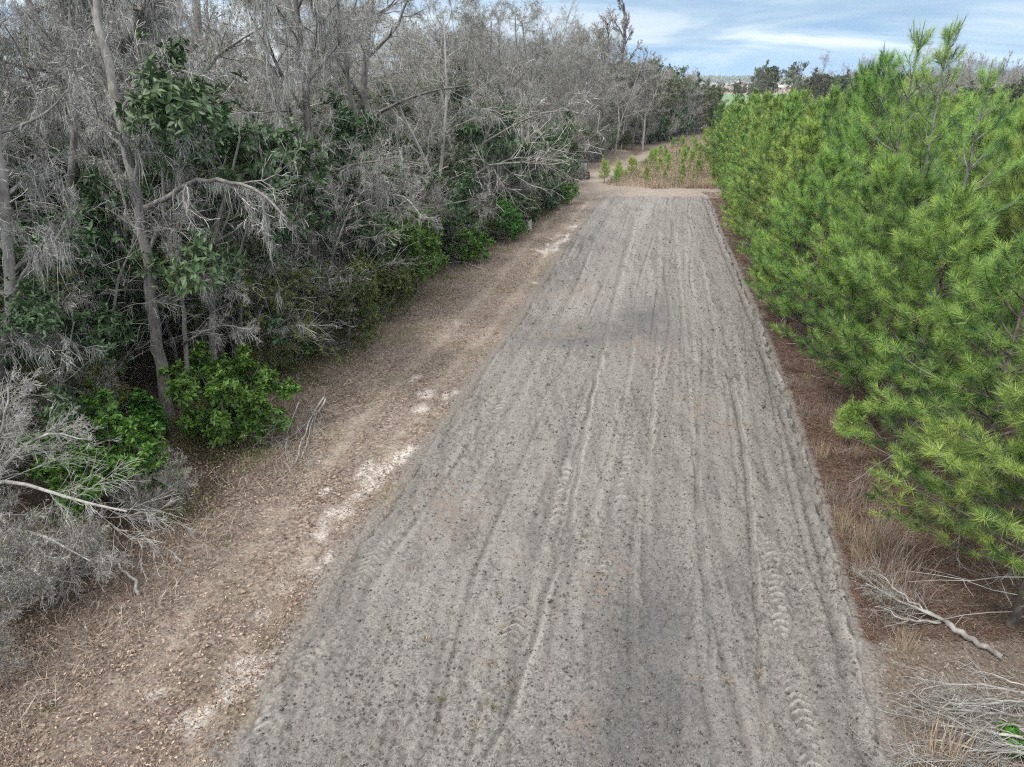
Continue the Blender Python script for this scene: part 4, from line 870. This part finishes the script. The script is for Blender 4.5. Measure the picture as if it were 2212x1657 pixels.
for j,(u,v) in enumerate([(1236,404),(1243,398),(1222,402),(1205,410)]):
    x,y=ground(u,v); place('twiggy_brush',TH[2],'low grey brush, one of those half hiding the utility buggy','shrub',(x,y,0),rnd.random()*6,'brush half hiding the buggy',.75)
TUF=[tuft_mesh('tuft%d'%i,46,.16,.035,.006,m_,1.3) for i,m_ in enumerate(('straw','olive','weed'))]
for (u,v,k,sc) in [(1052,1437,0,1.0),(1087,1362,0,.9),(922,1388,0,1.0),(962,1515,1,.9),(1062,1533,1,1.0),(888,1232,2,1.1),(1110,1205,0,.8),(1265,1160,1,.9),(1660,1575,0,.9),(1640,1455,0,.8),(1500,1470,0,.9),(1028,1570,0,.7),(1650,1620,0,.6),(1575,1475,0,.9),(1080,1290,1,.7),(1110,1490,2,.8)]:
    x,y=ground(u,v); o=link('grass_tuft',TUF[k],None,(x,y,.03)); o.scale=(sc*1.2,)*3; o.rotation_euler=(0,0,rnd.random()*6)
    tag(o,('pale straw tuft','small green tuft','dark withered tuft')[k]+', one of those left standing in the tilled soil','grass tuft',('pale tufts on the tilled soil','green tufts on the tilled soil','withered tufts on the tilled soil')[k])
def limbmesh(name,mains,kd,mat_,fine=True):
    ol=levels(); q=prm(THICK,rmin=.003,l0_kids=kd,l0_rr=.3,l0_ratio=(.35,.75),l0_ang=(10,38),l0_t0=.12,l0_w=.08,l1_kids=(3,5),l1_up=-.02,l2_kids=(1,3))
    for pts,r0,r1 in mains:
        P,L=resample(pts,10,.02); P=[tuple(a) for a in P]; n=10; rad=[r0+(r1-r0)*i/n for i in range(n+1)]; ol[0].append((P,rad)); ds=[_n(tuple(P[min(i+1,n)][k]-P[max(i-1,0)][k] for k in range(3))) for i in range(n+1)]
        kids(ol,P,rad,ds,L,0,q)
    flat=lambda br: [([(a[0],a[1],max(a[2],.015)) for a in p],r) for p,r in br]
    a=MB(); tubes(a,ol[0],7); ends=MB()
    for p,r in ol[0]:
        c=np.array(p[0]); d=nrm(np.array(p[0])-np.array(p[1])); tubes(a,[([tuple(c),tuple(c+d*.012),tuple(c+d*.016)],[r[0],r[0]*.85,.001])],7)
    b=MB(); tubes(b,flat(ol[1]),4); tubes(b,flat(ol[2]+ol[3]),3)
    return [('limb',a.mesh(name+'_limb',M[mat_],True))]+([('twigs',b.mesh(name+'_tw',M['dead']))] if b.v else [])
def lying(name,label,paths,kd,mat_='bark_pale',cat='branch',group=None):
    G=[[(*ground(u,v,z),z) for u,v,z in p[0]] for p in paths]; b=np.array(G[0][0]); b[2]=0
    return place(name,limbmesh(name,[(np.array(g)-b,p[1],p[2]) for g,p in zip(G,paths)],kd,mat_),label,cat,tuple(b),group=group)
lying('fallen_branch','longest forked branch of the bleached pair lying on the leaves',[([(700,857,.25),(672,905,.15),(662,930,.12),(645,975,.08),(638,1000,.05)],.035,.012),([(703,862,.2),(675,912,.1),(665,950,.06),(650,990,.04)],.028,.01)],(9,12))
lying('fallen_branch','shorter pale branch beside the forked one on the leaves',[([(645,868,.2),(632,905,.12),(618,935,.10),(616,965,.06),(622,995,.04)],.024,.008)],(8,10))
lying('fallen_branch','white curved branch with its cut end on the brown verge',[([(300,1284,.05),(288,1250,.08),(262,1225,.12),(225,1195,.25),(185,1180,.5)],.04,.012)],(8,11))
lying('fallen_branch','thin bleached branch lying at the wood edge by the tall vine-clad bush',[([(1040,580,.05),(1000,565,.1),(960,570,.2)],.035,.012)],(6,8))
lying('fallen_branch','fan of bleached brush reaching from the log toward the strip',[([(2050,1345,.12),(1990,1320,.25),(1930,1290,.45),(1870,1260,.6)],.035,.010),([(2040,1340,.1),(1970,1300,.4),(1900,1240,.7)],.03,.01),([(2030,1345,.1),(1960,1340,.2),(1890,1310,.35)],.028,.008)],(12,15))
lying('fallen_log','grey weathered log under the nearest pine',[([(2045,1345,.10),(2080,1370,.10),(2120,1392,.09),(2165,1420,.08)],.065,.055)],(0,1),'bark','log')
lying('fallen_branch','upper bleached bough of the brush heap in the corner',[([(2290,1500,.25),(2180,1490,.45),(2080,1475,.5),(1990,1490,.3)],.03,.008),([(2250,1520,.3),(2150,1515,.4),(2060,1510,.3)],.024,.008)],(11,14))
lying('fallen_branch','middle white bough of the brush heap in the corner',[([(2300,1610,.3),(2200,1590,.35),(2100,1575,.3),(2010,1560,.15)],.038,.010)],(12,15))
lying('fallen_branch','lowest bough of the brush heap in the corner',[([(2300,1650,.25),(2180,1625,.3),(2080,1610,.2),(1990,1600,.1)],.034,.010),([(2280,1700,.2),(2150,1660,.2),(2040,1650,.1)],.03,.01)],(12,15))

for k in range(13):
    u0=rnd.uniform(2120,2330); v0=rnd.uniform(1470,1720); L_=rnd.uniform(130,270); dv=rnd.uniform(-40,40)-18; z0=rnd.uniform(.1,.5)
    lying('fallen_branch','grey dead bough, one of those tangled in the brush heap in the corner',[([(u0,v0,z0),(u0-L_*.35,v0+dv*.2,z0+.1),(u0-L_*.7,v0+dv*.6,z0*.8),(u0-L_,v0+dv,.06)],rnd.uniform(.014,.026),.006)],(9,13),rnd.choice(('bark','bark_pale')),group='dead boughs in the corner brush heap')
n=9000; y=7.0+6*rng.random(n); x=Rx(y)+.1+rng.random(n)*5; P=np.stack([x,y,gz(x,y)+.01+.12*rng.random(n)**2],1); d=nrm(rdir(n)*np.array([1,1,.35])); L=.08+.35*rng.random(n)**2
mb=MB(); blades(mb,P,P+d*L[:,None],.007); o=link('twig_litter',mb.mesh('twig_litter',M['weed'])); tag(o,'dead grass and twig litter around the brush heap','twig litter',kind='stuff')
n=9000; y=7.0+8*rng.random(n); x=Rx(y)+.0+rng.random(n)*5.5; P=np.stack([x,y,gz(x,y)+.012],1); nn=nrm(np.array([0,0,1.])+rng.normal(size=(n,3))*.35); L=.02+.05*rng.random(n); mb=MB(); leaves(mb,P,np.cross(nn,rdir(n)),nn,L,L*.5); o=link('fallen_leaves',mb.mesh('corner_leaves',M['leaf_dead'])); tag(o,'brown leaf bits on the dark ground below the nearest pine','fallen leaves',kind='stuff')
ever('sprig','evergreen_sprig','small green sprig in the bleached brush heap',2195,1625,.42)
# weathered stumps
def stump(label,u,v,h,r,mt='bark_pale'):
    n=14; th=np.arange(n)*2*math.pi/n; ringz=[0,.08*h,.3*h,.7*h,.92*h]; V=[];F=[]
    for j,z in enumerate(ringz):
        rr_=r*(1.25 if j==0 else 1.08 if j==1 else 1-.12*j/4); rr_=rr_*(1+.10*np.sin(3*th+j*.3)+.05*rng.normal(size=n)); zz=z+(0 if j<4 else 1)*.10*h*np.sin(2*th+1); V+= [[a*math.cos(t_),a*math.sin(t_),q] for a,t_,q in zip(rr_,th,np.broadcast_to(zz,n))]
    V.append([0,0,h*.8]); 
    for j in range(4): F+=[[j*n+i,j*n+(i+1)%n,(j+1)*n+(i+1)%n,(j+1)*n+i] for i in range(n)]
    a=MB(); a.add(V,F); a.f.append((np.array([[4*n+i,4*n+(i+1)%n,5*n] for i in range(n)]),0))
    x,y=ground(u,v); return tag(link('weathered_stump',a.mesh('stump',M[mt],True),None,(x,y,-.05)),label,'stump')
stump('pale grey stump standing beside the bright glossy bush',586,908,.62,.12)
stump('grey broken stump at the bush row foot near the far verge',1142,495,.75,.22)
# ------------------------------------------------------------------ off-road buggy on the path
def boxm(mb,c,s,bev=.0,taper=(1,1),mi=0):
    x,y,z=[a/2 for a in s]; tx,ty=taper; V=np.array([[-x,-y,-z],[x,-y,-z],[x,y,-z],[-x,y,-z],[-x*tx,-y*ty,z],[x*tx,-y*ty,z],[x*tx,y*ty,z],[-x*tx,y*ty,z]])+np.array(c)
    mb.add(V,[[3,2,1,0],[4,5,6,7],[0,1,5,4],[1,2,6,5],[2,3,7,6],[3,0,4,7]],mi)
def bevel(o,w=.03):
    b=o.modifiers.new('bevel','BEVEL'); b.width=w; b.segments=2
M['buggy']=plain('dark_paint',(.035,.037,.04),.4); M['rubber']=plain('rubber',(.02,.02,.02),.85); M['steel']=plain('steel',(.3,.3,.31),.4,.8); M['seatm']=plain('seat_vinyl',(.03,.03,.03),.6)
m,t=nodes('windscreen'); b=N(t,'ShaderNodeBsdfPrincipled',{'Base Color':(.6,.65,.68,1),'Roughness':.05,'Alpha':.35}); out(t,b.outputs[0]); M['glass']=m
bx,by=ground(1254,385); bg=thing('utility_buggy','dark four-wheeled utility buggy with a roof, parked on the path behind branches','vehicle',(bx,by,0),R(8))
a=MB(); boxm(a,(0,0,.62),(1.35,2.7,.34)); boxm(a,(0,-1.15,.86),(1.30,.72,.26),taper=(.92,.75)); boxm(a,(0,.95,.92),(1.38,.95,.32),taper=(1.03,1.03)); o=link('body',a.mesh('buggy_body',M['buggy']),bg); bevel(o)
a=MB(); boxm(a,(0,.05,1.90),(1.35,1.35,.07),taper=(.95,.95)); o=link('roof',a.mesh('buggy_roof',M['buggy']),bg); bevel(o,.02)
a=MB()
for s in (-1,1): tubes(a,[([(s*.62,-.78,.95),(s*.60,-.5,1.75),(s*.58,-.35,1.88),(s*.58,.45,1.88),(s*.6,.62,1.75),(s*.63,.68,.9)],[.028]*6)],7)
tubes(a,[([(-.6,.62,1.7),(.6,.62,1.7)],[.028]*2),([(-.6,-.5,1.75),(.6,-.5,1.75)],[.028]*2)],7); link('roll_cage',a.mesh('buggy_cage',M['buggy'],True),bg)
a=MB(); a.add([[-.56,-.76,1.0],[.56,-.76,1.0],[.54,-.52,1.7],[-.54,-.52,1.7]],[[0,1,2,3]]); link('windscreen',a.mesh('buggy_screen',M['glass']),bg)
for s in (-1,1):
    a=MB(); boxm(a,(s*.32,.2,.88),(.5,.5,.16)); boxm(a,(s*.32,.46,1.2),(.48,.14,.55)); o=link('seat',a.mesh('buggy_seat',M['seatm']),bg); bevel(o)
    a=MB(); boxm(a,(s*.45,-1.522,.88),(.2,.05,.09)); link('headlight',a.mesh('buggy_lamp',M['steel']),bg)
for sx in (-1,1):
    for sy in (-.95,.95):
        th=np.linspace(0,2*math.pi,25)[:-1]; prof=[(.17,-.12),(.29,-.13),(.33,-.09),(.34,0),(.33,.09),(.29,.13),(.17,.12)]; V=[];F=[]
        for j,(rr_,w_) in enumerate(prof): V+=[[w_+sx*.64,sy+rr_*math.cos(q)*(1.02 if i%2 else 1),.34+rr_*math.sin(q)*(1.02 if i%2 else 1)] for i,q in enumerate(th)]
        for j in range(6): F+=[[j*24+i,j*24+(i+1)%24,(j+1)*24+(i+1)%24,(j+1)*24+i] for i in range(24)]
        a=MB(); a.add(V,F); wv=link('wheel',a.mesh('buggy_tyre',M['rubber'],True),bg)
        a=MB(); V=[[sx*.64+sx*.07,sy+.18*math.cos(q),.34+.18*math.sin(q)] for q in th]+[[sx*.64+sx*.05,sy,.34]]; a.add(V,[[i,(i+1)%24,24] for i in range(24)]); link('rim',a.mesh('buggy_rim',M['steel']),wv)
# ------------------------------------------------------------------ far farm and far trees
M['barnred']=plain('barn_red',(.30,.035,.03),.8,scale=.5); M['roofm']=plain('pale_roof',(.55,.56,.58),.6,scale=.5); M['shedw']=plain('shed_wall',(.32,.38,.44),.7,scale=.5); M['doorw']=plain('barn_door',(.75,.74,.72),.7,scale=.5)
def barn(name,label,u,v,y,w,dp,hw,hr,mw,mr,rz=0):
    x=at(u,v,y)[0]; b=thing(name,label,'barn',(x,y,0),rz)
    a=MB(); x2,y2=w/2,dp/2
    a.add([[-x2,-y2,0],[x2,-y2,0],[x2,y2,0],[-x2,y2,0],[-x2,-y2,hw],[x2,-y2,hw],[x2,y2,hw],[-x2,y2,hw],[0,-y2,hr],[0,y2,hr]],[[0,1,5,4],[1,2,6,5],[2,3,7,6],[3,0,4,7]]); a.f.append((np.array([[4,5,8],[6,7,9]]),0)); link('wall',a.mesh(name+'_wall',M[mw]),b)
    a=MB(); e=.06*w; k=(hr-hw)/x2
    for s in (-1,1):
        q=[[0,-y2-e,hr+.05],[0,y2+e,hr+.05],[s*(x2+e),y2+e,hw-e*k+.05],[s*(x2+e),-y2-e,hw-e*k+.05]]; q2=[[p[0],p[1],p[2]+.35] for p in q]; a.add(q+q2,[[0,1,2,3],[4,5,6,7],[0,3,7,4],[3,2,6,7],[1,2,6,5]])
    link('roof',a.mesh(name+'_roof',M[mr]),b)
    a=MB(); boxm(a,(0,-y2-.1,hw*.36),(w*.26,.15,hw*.72)); link('door',a.mesh(name+'_door',M['doorw']),b)
    return b
barn('red_barn','red barn with pale gable trim far across the fields, wholly in the open',1596,183,1700,18,20,4.8,9.0,'barnred','roofm',R(-6))
barn('red_barn','second red barn, half hidden behind the dark far tree',1651,178,1500,14,16,8,13,'barnred','roofm',R(25))
barn('farm_shed','low grey-blue shed with white roof at the green field edge',1679,191,820,12,9,3.2,4.6,'shedw','doorw',R(80))
FT=[(1640,143,250,'dark ragged-crowned oak standing before the red barns',0),(1726,128,240,'tallest dark round-crowned oak on the far field side',0),(1775,166,225,'low dark oak right of the tallest far oak',1),(1662,150,262,'small dark oak leaning against the ragged-crowned one',1)]
for u,v,y,l,o in FT:
    X_,Y_,h_=toppix(u,v,y); place('live_oak',OAK[o],l,'tree',(X_,Y_,0),rnd.random()*6,None,(h_/10.3*.8,h_/10.3*.8,h_/10.3) if o==0 else h_/9)
for k in range(16):
    u=rnd.uniform(1745,2060); y=rnd.uniform(230,320); X_,Y_,h_=toppix(u,rnd.uniform(146,168),y); place('live_oak',OAK[k%2],'dull green oak, one of the line past the far plantation end','tree',(X_,Y_,0),rnd.random()*6,'oaks past the plantation',h_/10.3)
for k in range(6):
    u=rnd.uniform(1560,1740); y=rnd.uniform(300,420); X_,Y_,h_=toppix(u,rnd.uniform(174,186),y); place('live_oak',OAK[k%2],'small dark tree, one of those dotted in the open far field','tree',(X_,Y_,0),rnd.random()*6,'small trees in the far field',h_/10.3)
for k in range(30):
    u=rnd.uniform(1770,2010); y=rnd.uniform(215,270); X_,Y_,h_=toppix(u,rnd.uniform(140,165),y); i=rnd.choice((0,1,4,5)); place('bare_tree',HW[i],'hazy leafless tree, one of those past the far plantation end','tree',(X_,Y_,0),rnd.random()*6,'leafless trees past the plantation',h_/16)
for k in range(44):
    u=rnd.uniform(2005,2330); y=rnd.uniform(150,205); X_,Y_,h_=toppix(u,rnd.uniform(128,165),y); i=rnd.choice((0,1,3,4,5)); place('bare_tree',HW[i],'grey leafless tree, one of the wood rising behind the plantation','tree',(X_,Y_,0),rnd.random()*6,'grey wood behind the plantation',h_/16)
for k in range(14):
    u=rnd.uniform(2060,2330); y=rnd.uniform(140,180); X_,Y_,h_=toppix(u,rnd.uniform(140,175),y); place('live_oak',OAK[k%2],'dark oak, one of those in the grey wood behind the plantation','tree',(X_,Y_,0),rnd.random()*6,'dark oaks behind the plantation',h_/13)
mb=MB(); n=26000; u=rng.random(n); x=-300+2600*u; yb=2000+260*rng.random(n); hh=(12+16*fbm(x*.011,x*0,4,401))*(.25+.75*rng.random(n)); P=np.stack([x,yb,hh],1); L=3+3*rng.random(n); leaves(mb,P,rdir(n),rdir(n),L,L*.8)
o=link('far_woods',mb.mesh('far_woods',M['oak'])); tag(o,'distant blue-grey wood along the horizon','far woods',kind='stuff')
mb=MB(); n=5000; u=rng.random(n); x=120+420*u; yb=640+60*rng.random(n); k=fbm(x*.03,yb*0,3,405)>.5; x,yb=x[k],yb[k]; n=len(x); P=np.stack([x,yb,(1+5*fbm(x*.05,x*0,3,409))*rng.random(n)],1); L=.8+rng.random(n); leaves(mb,P,rdir(n),rdir(n),L,L*.7)
o=link('hedgerow',mb.mesh('hedgerow',M['weed'])); tag(o,'thin brown field hedge between green and tan fields','hedgerow',kind='stuff')
# ------------------------------------------------------------------ sky, sun, air
w=bpy.data.worlds.new('World'); scene.world=w; w.use_nodes=True; t=w.node_tree; t.nodes.clear()
HAZE_D=.00016
SUN_EL,SUN_AZ=R(54),R(228)
sky=N(t,'ShaderNodeTexSky',sky_type='NISHITA'); sky.sun_disc=False; sky.sun_elevation=SUN_EL; sky.sun_rotation=SUN_AZ; sky.air_density=1; sky.dust_density=1.5
tc=N(t,'ShaderNodeTexCoord'); sp_=N(t,'ShaderNodeSeparateXYZ',{0:tc.outputs['Generated']})
mp=N(t,'ShaderNodeMapping',{'Vector':tc.outputs['Generated'],'Scale':(1.6,1.6,13),'Rotation':(0,R(-2.2),0)})
c1=noise(t,1.7,6,.55,mp.outputs[0],.6); mp2=N(t,'ShaderNodeMapping',{'Vector':tc.outputs['Generated'],'Scale':(1,1,1.6),'Location':(3,1,0)}); c2_=noise(t,2.2,6,.6,mp2.outputs[0],.3)
low=ramp(t,c1,[(.36,(2.2,3.6,5.5)),(.46,(3.7,5.0,6.4)),(.54,(5.8,6.7,7.5)),(.66,(7.3,7.8,8.2))])
mp3=N(t,'ShaderNodeMapping',{'Vector':tc.outputs['Generated'],'Scale':(1.1,1.1,7),'Location':(2.3,.7,0),'Rotation':(0,R(3),0)}); low=mix(t,ramp(t,noise(t,1.5,4,.5,mp3.outputs[0],.4),[(.46,(0,0,0)),(.62,(.6,.6,.6))]),low,(2.6,3.7,5.0))
hor=N(t,'ShaderNodeMapRange',{0:sp_.outputs[2],1:.0,2:.048}); hor.interpolation_type='SMOOTHSTEP'
lf=N(t,'ShaderNodeMapRange',{0:sp_.outputs[0],1:-.35,2:.12}); lf.interpolation_type='SMOOTHSTEP'
band=mix(t,lf.outputs[0],(6.0,6.3,7.2),(2.5,4.4,6.8))
c=mix(t,hor.outputs[0],band,low)
hi=ramp(t,c2_,[(.3,(11.5,11.9,12.4)),(.5,(15,15,15)),(.7,(18,17.8,17.4))])
up=N(t,'ShaderNodeMapRange',{0:sp_.outputs[2],1:.11,2:.5}); c=mix(t,up.outputs[0],c,hi)
c=mix(t,.90,sky.outputs[0],c)
bgd=N(t,'ShaderNodeBackground',{'Color':c,'Strength':.1}); N(t,'ShaderNodeOutputWorld',{'Surface':bgd.outputs[0]})
sl=bpy.data.lights.new('sun','SUN'); sl.energy=2.4; sl.angle=R(10); sl.color=(1,.96,.90); so=bpy.data.objects.new('sun',sl); C.objects.link(so)
so.rotation_euler=(R(90)-SUN_EL,0,math.pi-SUN_AZ)
hm=bpy.data.materials.new('air'); hm.use_nodes=True; ht=hm.node_tree; ht.nodes.clear()
pv=N(ht,'ShaderNodeVolumePrincipled',{'Color':(.80,.88,1,1),'Density':HAZE_D,'Anisotropy':.2}); N(ht,'ShaderNodeOutputMaterial',{'Volume':pv.outputs[0]})
a=MB(); boxm(a,(0,1180,12.5),(6000,2600,29)); ho=link('haze',a.mesh('haze',hm)); tag(ho,'thin pale air over the fields','haze',kind='stuff')
scene.view_settings.view_transform='Standard'; scene.view_settings.look='None'; scene.view_settings.exposure=0.68; scene.view_settings.gamma=1
scene.render.engine='CYCLES'; scene.cycles.max_bounces=6; scene.cycles.diffuse_bounces=2; scene.cycles.use_denoising=False; scene.cycles.filter_width=1.2; scene.cycles.use_adaptive_sampling=False; scene.cycles.transparent_max_bounces=6
